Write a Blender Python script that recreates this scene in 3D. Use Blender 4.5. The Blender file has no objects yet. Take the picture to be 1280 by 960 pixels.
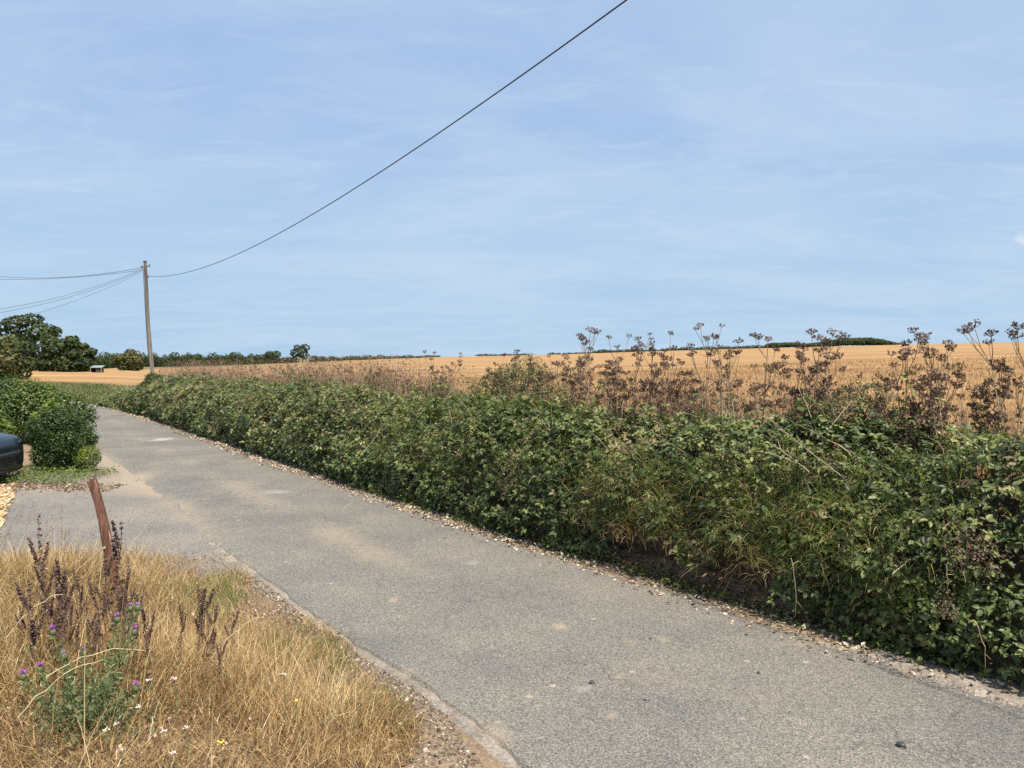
import bpy, math, random
import numpy as np
from math import radians, sin, cos, pi

SC = bpy.context.scene
COL = SC.collection
rng = np.random.default_rng(7)
random.seed(7)

# ------------------------------------------------------------------ camera
H = 2.2
PITCH = math.atan(34 / 950)
cam_d = bpy.data.cameras.new("camera")
cam = bpy.data.objects.new("camera", cam_d)
COL.objects.link(cam)
cam.location = (0, 0, H)
cam.rotation_euler = (pi / 2 - PITCH, 0, 0)
cam_d.sensor_width = 36.0
cam_d.lens = 950 / 1280 * 36.0
cam_d.clip_start = 0.05
cam_d.clip_end = 12000
SC.camera = cam

# ------------------------------------------------------------------ sky and sun
SUN_EL, SUN_AZ = radians(60), radians(-58)      # azimuth measured from +X towards +Y
sun_dir = np.array([cos(SUN_EL) * cos(SUN_AZ), cos(SUN_EL) * sin(SUN_AZ), sin(SUN_EL)])
sl = bpy.data.lights.new("sun", 'SUN')
sl.energy = 4.7
sl.angle = radians(0.55)
sl.color = (1.0, 0.93, 0.82)
so = bpy.data.objects.new("sun", sl)
COL.objects.link(so)
so.rotation_euler = (radians(90) - SUN_EL, 0, SUN_AZ + pi / 2)
so.location = (20, -5, 30)

world = bpy.data.worlds.new("World")
SC.world = world
world.use_nodes = True
wn, wl = world.node_tree.nodes, world.node_tree.links
wn.clear()


def nd(nodes, t, **kw):
    n = nodes.new(t)
    for k, v in kw.items():
        if k.startswith('i_'):
            n.inputs[k[2:].replace('_', ' ')].default_value = v
        else:
            setattr(n, k, v)
    return n


def set_ramp(r, stops, interp='LINEAR'):
    cr = r.color_ramp
    cr.interpolation = interp
    while len(cr.elements) > 1:
        cr.elements.remove(cr.elements[-1])
    for i, (p, c) in enumerate(stops):
        e = cr.elements[0] if i == 0 else cr.elements.new(p)
        e.position = p
        e.color = tuple(c) + (1,) if not isinstance(c, (int, float)) else (c, c, c, 1)


def mixc(nodes, links, a, b, fac, blend='MIX'):
    m = nodes.new('ShaderNodeMix')
    m.data_type = 'RGBA'
    m.blend_type = blend
    for sock, v in ((m.inputs[6], a), (m.inputs[7], b), (m.inputs[0], fac)):
        if hasattr(v, 'is_linked') or hasattr(v, 'links'):
            links.new(v, sock)
        elif isinstance(v, (int, float)):
            sock.default_value = v if sock.type == 'VALUE' else (v, v, v, 1)
        else:
            sock.default_value = tuple(v) + (1,)
    return m.outputs[2]


sky = nd(wn, 'ShaderNodeTexSky', sky_type='NISHITA', sun_disc=False, sun_elevation=SUN_EL,
         sun_rotation=pi / 2 - SUN_AZ, air_density=1.0, dust_density=1.6, ozone_density=1.5, altitude=30)
tc = nd(wn, 'ShaderNodeTexCoord')
sep = nd(wn, 'ShaderNodeSeparateXYZ')
wl.new(tc.outputs['Generated'], sep.inputs[0])
# thin cirrus: direction projected on a high flat layer
mx = nd(wn, 'ShaderNodeMath', operation='MAXIMUM'); mx.inputs[1].default_value = 0.0
wl.new(sep.outputs[2], mx.inputs[0])
ad = nd(wn, 'ShaderNodeMath', operation='ADD'); ad.inputs[1].default_value = 0.14
wl.new(mx.outputs[0], ad.inputs[0])
dv = nd(wn, 'ShaderNodeVectorMath', operation='DIVIDE')
wl.new(tc.outputs['Generated'], dv.inputs[0])
wl.new(ad.outputs[0], dv.inputs[1])
mp = nd(wn, 'ShaderNodeMapping')
mp.inputs['Rotation'].default_value = (0, 0, radians(24))
mp.inputs['Scale'].default_value = (0.7, 1.2, 0.0)
wl.new(dv.outputs[0], mp.inputs[0])
n1 = nd(wn, 'ShaderNodeTexNoise', i_Scale=0.8, i_Detail=7.0, i_Roughness=0.55, i_Distortion=0.6)
wl.new(mp.outputs[0], n1.inputs['Vector'])
r1 = nd(wn, 'ShaderNodeValToRGB')
set_ramp(r1, [(0.34, 0.0), (0.74, 1.0)])
wl.new(n1.outputs[0], r1.inputs[0])
mp2 = nd(wn, 'ShaderNodeMapping')
mp2.inputs['Rotation'].default_value = (0, 0, radians(-18))
mp2.inputs['Scale'].default_value = (1.4, 2.6, 0.0)
wl.new(dv.outputs[0], mp2.inputs[0])
n2 = nd(wn, 'ShaderNodeTexNoise', i_Scale=2.2, i_Detail=8.0, i_Roughness=0.62, i_Distortion=1.0)
wl.new(mp2.outputs[0], n2.inputs['Vector'])
r2 = nd(wn, 'ShaderNodeValToRGB')
set_ramp(r2, [(0.50, 0.0), (0.70, 1.0)])
wl.new(n2.outputs[0], r2.inputs[0])
SKY_MUL = 1.0
ctop = mixc(wn, wl, sky.outputs[0], (2.95, 4.25, 6.5), 0.85)
zf = nd(wn, 'ShaderNodeMapRange'); zf.inputs[1].default_value = 0.0; zf.inputs[2].default_value = 0.30
zf.inputs[3].default_value = 0.72; zf.inputs[4].default_value = 0.0
wl.new(sep.outputs[2], zf.inputs[0])
c0 = mixc(wn, wl, ctop, (3.4, 5.0, 6.35), zf.outputs[0])
f1 = nd(wn, 'ShaderNodeMath', operation='MULTIPLY'); f1.inputs[1].default_value = 0.80
wl.new(r1.outputs[0], f1.inputs[0])
c1 = mixc(wn, wl, c0, (4.5, 5.6, 6.8), f1.outputs[0])
f2 = nd(wn, 'ShaderNodeMath', operation='MULTIPLY'); f2.inputs[1].default_value = 0.26
wl.new(r2.outputs[0], f2.inputs[0])
c2 = mixc(wn, wl, c1, (5.0, 5.9, 6.9), f2.outputs[0])
# one small cumulus low on the right
dp = nd(wn, 'ShaderNodeVectorMath', operation='DOT_PRODUCT')
cd = np.array([(1276 - 640) / 950, 1.0, (446 - 299) / 950]); cd /= np.linalg.norm(cd)
nz = nd(wn, 'ShaderNodeTexNoise', i_Scale=90.0, i_Detail=3.0)
wl.new(tc.outputs['Generated'], nz.inputs['Vector'])
sc_ = nd(wn, 'ShaderNodeVectorMath', operation='NORMALIZE')
wl.new(tc.outputs['Generated'], sc_.inputs[0])
wl.new(sc_.outputs[0], dp.inputs[0])
dp.inputs[1].default_value = tuple(cd)
am = nd(wn, 'ShaderNodeMath', operation='MULTIPLY_ADD'); am.inputs[1].default_value = 0.00012
wl.new(nz.outputs[0], am.inputs[0]); wl.new(dp.outputs['Value'], am.inputs[2])
mr = nd(wn, 'ShaderNodeMapRange'); mr.inputs[1].default_value = 1.00003; mr.inputs[2].default_value = 1.00007
mr.inputs[3].default_value = 0.0; mr.inputs[4].default_value = 0.75
wl.new(am.outputs[0], mr.inputs[0])
c3 = mixc(wn, wl, c2, (5.6, 6.2, 7.2), mr.outputs[0])
bg = nd(wn, 'ShaderNodeBackground', i_Strength=0.081)
wo = nd(wn, 'ShaderNodeOutputWorld')
wl.new(c3, bg.inputs[0])
wl.new(bg.outputs[0], wo.inputs[0])

SC.view_settings.view_transform = 'Standard'
SC.view_settings.look = 'None'
SC.view_settings.exposure = 0.70
SC.view_settings.gamma = 1.0
SC.cycles.use_denoising = False
SC.cycles.max_bounces = 6
SC.cycles.transparent_max_bounces = 4


# ------------------------------------------------------------------ helpers
def px(x, y, D):
    """world point seen at photograph pixel (x, y) at depth D (taken from measuring the photo)"""
    return ((x - 640) / 950 * D, D, H - (y - 446) / 950 * D)


def gp(x, y, z=0.0):
    d = np.array([x - 640., 950., -(y - 480.)])
    c, s = cos(PITCH), sin(PITCH)
    d = np.array([d[0], d[1] * c + d[2] * s, -d[1] * s + d[2] * c])
    t = (z - H) / d[2]
    return d[0] * t, d[1] * t


def _h(ix, iy, iz, seed):
    v = (ix.astype(np.int64) * 374761393 + iy.astype(np.int64) * 668265263 + iz.astype(np.int64) * 2147483647 + seed * 144665) & 0xffffffff
    v = ((v ^ (v >> 13)) * 1274126177) & 0xffffffff
    v = v ^ (v >> 16)
    return (v & 0xffff) / 65535.0


def noise(x, y, z=0.0, seed=0):
    x, y, z = np.broadcast_arrays(np.asarray(x, float), np.asarray(y, float), np.asarray(z, float))
    ix, iy, iz = np.floor(x), np.floor(y), np.floor(z)
    fx, fy, fz = x - ix, y - iy, z - iz
    fx, fy, fz = [t * t * (3 - 2 * t) for t in (fx, fy, fz)]
    r = 0
    for dx in (0, 1):
        for dy in (0, 1):
            for dz in (0, 1):
                w = (fx if dx else 1 - fx) * (fy if dy else 1 - fy) * (fz if dz else 1 - fz)
                r = r + w * _h(ix + dx, iy + dy, iz + dz, seed)
    return r * 2 - 1


def fbm(x, y, z=0.0, seed=0, o=3):
    r, a = 0, 1.0
    for i in range(o):
        r = r + a * noise(x * 2 ** i, y * 2 ** i, np.asarray(z) * 2 ** i, seed + i)
        a *= .5
    return r / 1.75


def sstep(x, a, b):
    t = np.clip((x - a) / (b - a), 0, 1)
    return t * t * (3 - 2 * t)


def link(name, me, mat=None, parent=None):
    o = bpy.data.objects.new(name, me)
    COL.objects.link(o)
    if mat is not None and me is not None and not me.materials:
        me.materials.append(mat)
    if parent is not None:
        o.parent = parent
    return o


def tag(o, label=None, cat=None, group=None, kind=None):
    if label: o['label'] = label
    if cat: o['category'] = cat
    if group: o['group'] = group
    if kind: o['kind'] = kind
    return o


def empty(name, loc=(0, 0, 0), rz=0.0):
    o = bpy.data.objects.new(name, None)
    COL.objects.link(o)
    o.location = loc
    o.rotation_euler = (0, 0, rz)
    o.empty_display_size = 0.2
    return o


def mesh_np(name, V, F, c=None, smooth=False, c2=None):
    """V (n,3); F array (m,k) of equal-sized faces; c per-vertex value stored as attribute 'c'"""
    V = np.asarray(V, np.float32)
    F = np.asarray(F, np.int32)
    me = bpy.data.meshes.new(name)
    k = F.shape[1]
    me.vertices.add(len(V)); me.vertices.foreach_set('co', V.ravel())
    me.loops.add(F.size); me.loops.foreach_set('vertex_index', F.ravel())
    me.polygons.add(len(F))
    me.polygons.foreach_set('loop_start', np.arange(0, F.size, k, dtype=np.int32))
    if c is not None:
        at = me.attributes.new('c', 'FLOAT', 'POINT')
        at.data.foreach_set('value', np.asarray(c, np.float32))
    if c2 is not None:
        at = me.attributes.new('d', 'FLOAT', 'POINT')
        at.data.foreach_set('value', np.asarray(c2, np.float32))
    me.update(calc_edges=True)
    me.validate()
    me.polygons.foreach_set('use_smooth', np.full(len(F), smooth))
    return me


def nrm(v):
    return v / np.maximum(np.linalg.norm(v, axis=-1, keepdims=True), 1e-9)


# leaf templates: rows x (along), y (side), z (normal); faces are triangles
T_LEAF = (np.array([(0, 0, 0), (.28, .27, .05), (.28, -.27, .05), (.5, 0, -.03), (.7, .22, .02), (.7, -.22, .02), (1, 0, -.12)]),
          np.array([(0, 2, 3), (0, 3, 1), (2, 5, 3), (1, 3, 4), (5, 6, 3), (3, 6, 4)]))
T_LEAF4 = (np.array([(0, 0, 0), (.45, .3, .07), (.45, -.3, .07), (1, 0, -.05)]), np.array([(0, 2, 1), (2, 3, 1)]))
T_CARD = (np.array([(-.5, -.1, 0), (-.1, -.5, .1), (.45, -.35, 0), (.5, .2, .12), (.05, .5, 0), (-.4, .3, .1)]),
          np.array([(0, 1, 5), (1, 2, 3), (1, 3, 4), (1, 4, 5)]))
T_OCT = (np.array([(.5, 0, 0), (-.5, 0, 0), (0, .5, 0), (0, -.5, 0), (0, 0, .5), (0, 0, -.5)]),
         np.array([(0, 2, 4), (2, 1, 4), (1, 3, 4), (3, 0, 4), (2, 0, 5), (1, 2, 5), (3, 1, 5), (0, 3, 5)]))


def scatter(P, A, N, S, tpl, c, squash=None):
    """place template at P, along A, normal N, size S; returns V, F, c"""
    tv, tf = tpl
    P = np.asarray(P, float); n = len(P)
    N = nrm(N)
    A = nrm(A - (A * N).sum(1, keepdims=True) * N)
    B = np.cross(N, A)
    S = np.broadcast_to(np.asarray(S, float), (n,))[:, None, None]
    z = tv[None, :, 2:3] * (1 if squash is None else squash)
    V = P[:, None, :] + S * (tv[None, :, 0:1] * A[:, None, :] + tv[None, :, 1:2] * B[:, None, :] + z * N[:, None, :])
    F = tf[None, :, :] + (np.arange(n) * len(tv))[:, None, None]
    c = np.repeat(np.broadcast_to(np.asarray(c, float), (n,)), len(tv))
    return V.reshape(-1, 3), F.reshape(-1, 3), c


def join(parts):
    V, F, C, o = [], [], [], 0
    for v, f, c in parts:
        V.append(v); F.append(f + o); C.append(np.broadcast_to(c, (len(v),))); o += len(v)
    return np.concatenate(V), np.concatenate(F), np.concatenate(C)


def rvec(n, r=rng):
    return nrm(r.normal(size=(n, 3)))


def blades(P, az, L, W, lean, droop, c, nseg=3):
    """grass blades: base P, heading az, length L, width W, initial lean (rad), added bend (rad)"""
    n = len(P)
    P = np.asarray(P, float)
    L, W, lean, droop = [np.broadcast_to(np.asarray(q, float), (n,)) for q in (L, W, lean, droop)]
    hd = np.stack([np.cos(az), np.sin(az), 0 * az], 1)
    fa = az + rng.uniform(-1.2, 1.2, n) + pi / 2
    sd = np.stack([np.cos(fa), np.sin(fa), 0 * az], 1)
    cur = P.copy()
    rows = []
    for i in range(nseg + 1):
        t = i / nseg
        w = W * (1 - 0.9 * t ** 1.5)
        if i == nseg:
            rows.append(cur[:, None, :])
        else:
            rows.append(np.stack([cur - sd * w[:, None] * .5, cur + sd * w[:, None] * .5], 1))
            ang = lean + droop * t
            cur = cur + (L / nseg)[:, None] * (np.sin(ang)[:, None] * hd + np.cos(ang)[:, None] * np.array([0, 0, 1.]))
    V = np.concatenate(rows, 1)
    k = V.shape[1]
    tf = []
    for i in range(nseg - 1):
        a = 2 * i
        tf += [(a, a + 1, a + 3), (a, a + 3, a + 2)]
    a = 2 * (nseg - 1)
    tf.append((a, a + 1, a + 2))
    F = np.array(tf)[None] + (np.arange(n) * k)[:, None, None]
    return V.reshape(-1, 3), F.reshape(-1, 3), np.repeat(np.broadcast_to(c, (n,)), k)


def tube(pts, rad, sides=5, c=0.5, cap=True):
    pts = np.asarray(pts, float); n = len(pts)
    rad = np.broadcast_to(np.asarray(rad, float), (n,))
    t = nrm(np.gradient(pts, axis=0))
    up = np.where(np.abs(t[:, 2:3]) > .9, np.array([[1., 0, 0]]), np.array([[0, 0, 1.]]))
    if np.abs(t[:, 2]).mean() > .6:
        up = np.repeat(np.array([[1., 0, 0]]), n, 0)
    a = nrm(np.cross(t, up)); b = np.cross(t, a)
    th = np.arange(sides) * 2 * pi / sides
    V = pts[:, None, :] + rad[:, None, None] * (np.cos(th)[None, :, None] * a[:, None, :] + np.sin(th)[None, :, None] * b[:, None, :])
    V = V.reshape(-1, 3)
    F = []
    for i in range(n - 1):
        for j in range(sides):
            p, q = i * sides + j, i * sides + (j + 1) % sides
            F += [(p, q, q + sides), (p, q + sides, p + sides)]
    if cap:
        V = np.concatenate([V, pts[:1], pts[-1:]])
        for j in range(sides):
            F.append((j, n * sides, (j + 1) % sides))
            F.append(((n - 1) * sides + j, (n - 1) * sides + (j + 1) % sides, n * sides + 1))
    return V, np.array(F), np.full(len(V), c)


def boxes(lst, c=0.5):
    """list of (cx,cy,cz,sx,sy,sz)"""
    P = []
    for q in lst:
        cx, cy, cz, sx, sy, sz = q
        v = np.array([(x, y, z) for x in (-.5, .5) for y in (-.5, .5) for z in (-.5, .5)]) * (sx, sy, sz) + (cx, cy, cz)
        f = np.array([(0, 1, 3), (0, 3, 2), (4, 6, 7), (4, 7, 5), (0, 4, 5), (0, 5, 1), (2, 3, 7), (2, 7, 6), (0, 2, 6), (0, 6, 4), (1, 5, 7), (1, 7, 3)])
        P.append((v, f, c))
    return join(P)


def build(name, vfc, mat, parent=None, smooth=False):
    return link(name, mesh_np(name, vfc[0], vfc[1], vfc[2], smooth), mat, parent)


# ------------------------------------------------------------------ materials
def new_mat(name):
    m = bpy.data.materials.new(name)
    m.use_nodes = True
    nt = m.node_tree
    nt.nodes.clear()
    out = nt.nodes.new('ShaderNodeOutputMaterial')
    b = nt.nodes.new('ShaderNodeBsdfPrincipled')
    nt.links.new(b.outputs[0], out.inputs[0])
    return m, nt.nodes, nt.links, b, out


def mat_attr(name, stops, rough=0.6, spec=0.3, transl=0.0, tcol=1.6, fine=0.0, fscale=200.0):
    """colour from vertex attribute c through a ramp; optional thin-leaf translucency"""
    m, n, l, b, out = new_mat(name)
    at = nd(n, 'ShaderNodeAttribute', attribute_name='c')
    rp = n.new('ShaderNodeValToRGB')
    set_ramp(rp, stops)
    l.new(at.outputs['Fac'], rp.inputs[0])
    col = rp.outputs[0]
    if fine:
        g = nd(n, 'ShaderNodeNewGeometry')
        nz = nd(n, 'ShaderNodeTexNoise', i_Scale=fscale, i_Detail=3.0)
        l.new(g.outputs['Position'], nz.inputs['Vector'])
        r = n.new('ShaderNodeValToRGB'); set_ramp(r, [(.3, 1 - fine), (.7, 1 + fine)])
        l.new(nz.outputs[0], r.inputs[0])
        col = mixc(n, l, col, r.outputs[0], 1.0, 'MULTIPLY')
    l.new(col, b.inputs['Base Color'])
    b.inputs['Roughness'].default_value = rough
    b.inputs['Specular IOR Level'].default_value = spec
    if transl:
        t = n.new('ShaderNodeBsdfTranslucent')
        tc_ = mixc(n, l, col, (tcol * 1.05, tcol * 1.1, tcol * .5), 1.0, 'MULTIPLY')
        l.new(tc_, t.inputs[0])
        mx_ = n.new('ShaderNodeMixShader')
        mx_.inputs[0].default_value = transl
        l.new(b.outputs[0], mx_.inputs[1]); l.new(t.outputs[0], mx_.inputs[2])
        l.new(mx_.outputs[0], out.inputs[0])
    return m


def mat_plain(name, col, rough=0.5, metal=0.0, spec=0.5, var=0.0, vscale=8.0, coat=0.0, bump=0.0):
    m, n, l, b, out = new_mat(name)
    b.inputs['Base Color'].default_value = tuple(col) + (1,)
    b.inputs['Roughness'].default_value = rough
    b.inputs['Metallic'].default_value = metal
    b.inputs['Specular IOR Level'].default_value = spec
    b.inputs['Coat Weight'].default_value = coat
    if var or bump:
        g = nd(n, 'ShaderNodeTexCoord')
        nz = nd(n, 'ShaderNodeTexNoise', i_Scale=vscale, i_Detail=6.0, i_Roughness=.65)
        l.new(g.outputs['Object'], nz.inputs['Vector'])
        r = n.new('ShaderNodeValToRGB')
        set_ramp(r, [(.3, tuple(c * (1 - var) for c in col)), (.7, tuple(min(1, c * (1 + var)) for c in col))])
        l.new(nz.outputs[0], r.inputs[0]); l.new(r.outputs[0], b.inputs['Base Color'])
        if bump:
            bp = nd(n, 'ShaderNodeBump', i_Strength=bump, i_Distance=0.01)
            l.new(nz.outputs[0], bp.inputs['Height']); l.new(bp.outputs[0], b.inputs['Normal'])
    return m


M = {}
M['bramble'] = mat_attr('bramble_leaf', [(0, (.018, .030, .010)), (.3, (.050, .073, .020)), (.55, (.108, .136, .038)), (.8, (.225, .245, .075)), (.88, (.24, .20, .10)), (1, (.15, .09, .05))], .5, .4, .15)
M['weed'] = mat_attr('weed_leaf', [(0, (.045, .075, .025)), (.5, (.09, .12, .04)), (.8, (.17, .17, .07)), (1, (.25, .2, .12))], .6, .25, .2)
M['clipped'] = mat_attr('clipped_leaf', [(0, (.022, .045, .010)), (.5, (.055, .09, .018)), (.8, (.13, .17, .025)), (1, (.30, .32, .04))], .45, .4, .25)
M['tree'] = mat_attr('tree_leaf', [(0, (.02, .036, .013)), (.5, (.045, .065, .02)), (.8, (.085, .095, .028)), (1, (.14, .11, .04))], .6, .2, .15)
M['straw'] = mat_attr('dry_grass', [(0, (.055, .032, .018)), (.25, (.19, .11, .048)), (.5, (.39, .25, .105)), (.8, (.58, .42, .215)), (1, (.72, .61, .41))], .55, .3, .2, 1.2)
M['green_blade'] = mat_attr('green_grass', [(0, (.04, .075, .018)), (.5, (.10, .15, .035)), (.8, (.24, .25, .07)), (1, (.45, .38, .16))], .5, .35, .25)
M['herb'] = mat_attr('dry_herb', [(0, (.07, .04, .025)), (.35, (.20, .12, .07)), (.6, (.36, .24, .14)), (.85, (.50, .38, .26)), (.93, (.16, .19, .07)), (1, (.62, .50, .44))], .7, .2, .1)
M['stubble'] = mat_attr('stubble_straw', [(0, (.20, .11, .045)), (.5, (.36, .22, .095)), (1, (.55, .37, .18))], .6, .25, .1, 1.1)
M['dead_stem'] = mat_attr('dead_stem', [(0, (.08, .05, .038)), (.35, (.20, .13, .09)), (.7, (.36, .26, .17)), (1, (.55, .45, .30))], .7, .2)
M['seed'] = mat_attr('dry_seed', [(0, (.035, .022, .018)), (.4, (.10, .062, .045)), (.75, (.21, .135, .09)), (1, (.38, .27, .18))], .75, .2)
M['bark'] = mat_plain('bark', (.10, .08, .06), .85, var=.35, vscale=3)
M['flint'] = mat_attr('flint_chip', [(0, (.06, .042, .03)), (.3, (.17, .125, .085)), (.65, (.34, .27, .185)), (1, (.62, .54, .42))], .7, .3)
M['dark_flint'] = mat_attr('pebble', [(0, (.05, .036, .028)), (.5, (.16, .12, .088)), (.9, (.28, .22, .16)), (1, (.52, .45, .36))], .6, .35)


def mat_road(name, base=(.225, .21, .185), dust=(.40, .31, .21)):
    m, n, l, b, out = new_mat(name)
    g = nd(n, 'ShaderNodeNewGeometry')
    P = g.outputs['Position']
    v = nd(n, 'ShaderNodeTexVoronoi', i_Scale=125.0)
    l.new(P, v.inputs['Vector'])
    bw = nd(n, 'ShaderNodeSeparateColor'); l.new(v.outputs['Color'], bw.inputs[0])
    r = n.new('ShaderNodeValToRGB')
    set_ramp(r, [(0, tuple(c * .48 for c in base)), (.35, tuple(c * .9 for c in base)), (.7, tuple(c * 1.1 for c in base)), (1, tuple(min(.8, c * 1.65) for c in base))])
    l.new(bw.outputs[0], r.inputs[0])
    rd = n.new('ShaderNodeValToRGB'); set_ramp(rd, [(.25, 1.0), (.6, .45)])
    sc1 = nd(n, 'ShaderNodeMath', operation='MULTIPLY'); sc1.inputs[1].default_value = 1.0
    l.new(v.outputs['Distance'], sc1.inputs[0]); l.new(sc1.outputs[0], rd.inputs[0])
    c0_ = mixc(n, l, r.outputs[0], rd.outputs[0], .75, 'MULTIPLY')
    # broad tone changes
    a = nd(n, 'ShaderNodeTexNoise', i_Scale=.8, i_Detail=6.0, i_Roughness=.6)
    l.new(P, a.inputs['Vector'])
    ra = n.new('ShaderNodeValToRGB'); set_ramp(ra, [(.3, (.80, .81, .84)), (.7, (1.20, 1.15, 1.07))])
    l.new(a.outputs[0], ra.inputs[0])
    c1_ = mixc(n, l, c0_, ra.outputs[0], 1.0, 'MULTIPLY')
    # dust and worn patches: attribute d (tan dust), attribute c (pale wear)
    n3 = nd(n, 'ShaderNodeTexNoise', i_Scale=9.0, i_Detail=8.0, i_Roughness=.82)
    l.new(P, n3.inputs['Vector'])
    ad_ = nd(n, 'ShaderNodeAttribute', attribute_name='d')
    s1 = nd(n, 'ShaderNodeMath', operation='ADD'); l.new(ad_.outputs['Fac'], s1.inputs[0]); l.new(n3.outputs[0], s1.inputs[1])
    m1 = nd(n, 'ShaderNodeMapRange'); m1.inputs[1].default_value = .66; m1.inputs[2].default_value = 1.45; m1.inputs[4].default_value = .8
    l.new(s1.outputs[0], m1.inputs[0])
    dc = mixc(n, l, c1_, dust, m1.outputs[0])
    aw = nd(n, 'ShaderNodeAttribute', attribute_name='c')
    s2 = nd(n, 'ShaderNodeMath', operation='ADD'); l.new(aw.outputs['Fac'], s2.inputs[0]); l.new(n3.outputs[0], s2.inputs[1])
    m2 = nd(n, 'ShaderNodeMapRange'); m2.inputs[1].default_value = .78; m2.inputs[2].default_value = 1.2; m2.inputs[4].default_value = .7
    l.new(s2.outputs[0], m2.inputs[0])
    wc = mixc(n, l, dc, (.40, .37, .34), m2.outputs[0])
    # scattered specks of pale dirt
    v2 = nd(n, 'ShaderNodeTexVoronoi', i_Scale=3.1, i_Randomness=1.0)
    l.new(P, v2.inputs['Vector'])
    wv = nd(n, 'ShaderNodeMath', operation='MULTIPLY_ADD'); wv.inputs[1].default_value = .12
    l.new(n3.outputs[0], wv.inputs[0]); l.new(v2.outputs['Distance'], wv.inputs[2])
    m3 = nd(n, 'ShaderNodeMapRange'); m3.inputs[1].default_value = .15; m3.inputs[2].default_value = .10; m3.inputs[4].default_value = .6
    l.new(wv.outputs[0], m3.inputs[0])
    wc2 = mixc(n, l, wc, (.46, .36, .24), m3.outputs[0])
    vc = nd(n, 'ShaderNodeTexVoronoi', i_Scale=1.1, feature='DISTANCE_TO_EDGE')
    nw = nd(n, 'ShaderNodeTexNoise', i_Scale=5.0, i_Detail=4.0)
    l.new(P, nw.inputs['Vector'])
    wp = mixc(n, l, P, nw.outputs['Color'], .22)
    l.new(wp, vc.inputs['Vector'])
    mc = nd(n, 'ShaderNodeMapRange'); mc.inputs[1].default_value = .004; mc.inputs[2].default_value = .010; mc.inputs[3].default_value = 1; mc.inputs[4].default_value = 0
    l.new(vc.outputs['Distance'], mc.inputs[0])
    ng = nd(n, 'ShaderNodeTexNoise', i_Scale=.55, i_Detail=2.0)
    l.new(P, ng.inputs['Vector'])
    mg = nd(n, 'ShaderNodeMapRange'); mg.inputs[1].default_value = .54; mg.inputs[2].default_value = .66; mg.inputs[3].default_value = 0; mg.inputs[4].default_value = .7
    l.new(ng.outputs[0], mg.inputs[0])
    mm = nd(n, 'ShaderNodeMath', operation='MULTIPLY'); l.new(mc.outputs[0], mm.inputs[0]); l.new(mg.outputs[0], mm.inputs[1])
    wc2 = mixc(n, l, wc2, (.06, .05, .042), mm.outputs[0])
    l.new(wc2, b.inputs['Base Color'])
    b.inputs['Roughness'].default_value = .85
    b.inputs['Specular IOR Level'].default_value = .25
    bp = nd(n, 'ShaderNodeBump', i_Strength=.7, i_Distance=.003)
    bp.invert = True
    l.new(v.outputs['Distance'], bp.inputs['Height'])
    l.new(bp.outputs[0], b.inputs['Normal'])
    return m


def mat_ground(name, cols, scale=30.0, big=1.5, bump=.5, stretch=None, rough=.9, amp=.2):
    m, n, l, b, out = new_mat(name)
    g = nd(n, 'ShaderNodeNewGeometry')
    P = g.outputs['Position']
    if stretch:
        mp_ = nd(n, 'ShaderNodeMapping')
        mp_.inputs['Rotation'].default_value = (0, 0, stretch[0])
        mp_.inputs['Scale'].default_value = stretch[1]
        l.new(P, mp_.inputs[0]); PS = mp_.outputs[0]
    else:
        PS = P
    a = nd(n, 'ShaderNodeTexNoise', i_Scale=scale, i_Detail=6.0, i_Roughness=.7)
    l.new(PS, a.inputs['Vector'])
    r = n.new('ShaderNodeValToRGB')
    k = len(cols)
    set_ramp(r, [(.28 + .44 * i / (k - 1), c) for i, c in enumerate(cols)])
    l.new(a.outputs[0], r.inputs[0])
    a2 = nd(n, 'ShaderNodeTexNoise', i_Scale=big, i_Detail=4.0)
    l.new(PS, a2.inputs['Vector'])
    r2_ = n.new('ShaderNodeValToRGB'); set_ramp(r2_, [(.3, 1 - amp), (.7, 1 + amp)])
    l.new(a2.outputs[0], r2_.inputs[0])
    l.new(mixc(n, l, r.outputs[0], r2_.outputs[0], 1.0, 'MULTIPLY'), b.inputs['Base Color'])
    b.inputs['Roughness'].default_value = rough
    b.inputs['Specular IOR Level'].default_value = .15
    bp = nd(n, 'ShaderNodeBump', i_Strength=bump, i_Distance=.02)
    l.new(a.outputs[0], bp.inputs['Height']); l.new(bp.outputs[0], b.inputs['Normal'])
    return m


M['road'] = mat_road('worn_asphalt')
M['drive'] = mat_road('pale_asphalt', (.25, .23, .205), (.31, .245, .175))
M['soil'] = mat_ground('dry_soil', [(.10, .07, .045), (.22, .155, .10), (.36, .27, .18)], 45, 1.2)
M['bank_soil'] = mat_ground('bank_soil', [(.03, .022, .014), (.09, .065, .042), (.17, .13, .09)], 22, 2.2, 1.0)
M['field'] = mat_ground('stubble_field', [(.22, .118, .050), (.32, .188, .082), (.43, .275, .125)], .9, .11, .3, (radians(-12), (.10, 1.7, 1)), amp=.30)
M['grass_far'] = mat_ground('rough_grass', [(.08, .09, .035), (.14, .14, .055), (.22, .19, .08)], 3.0, .4, .3)
M['land_far'] = mat_ground('far_land', [(.10, .11, .05), (.2, .17, .08), (.3, .22, .1)], .02, .004, .0)
M['concrete'] = mat_ground('old_concrete', [(.14, .112, .09), (.26, .22, .18), (.37, .32, .27)], 40, 5, .9, amp=.35)
M['shingle_base'] = mat_ground('shingle', [(.3, .2, .1), (.5, .36, .2), (.7, .55, .35)], 60, 2, .6)

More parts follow.
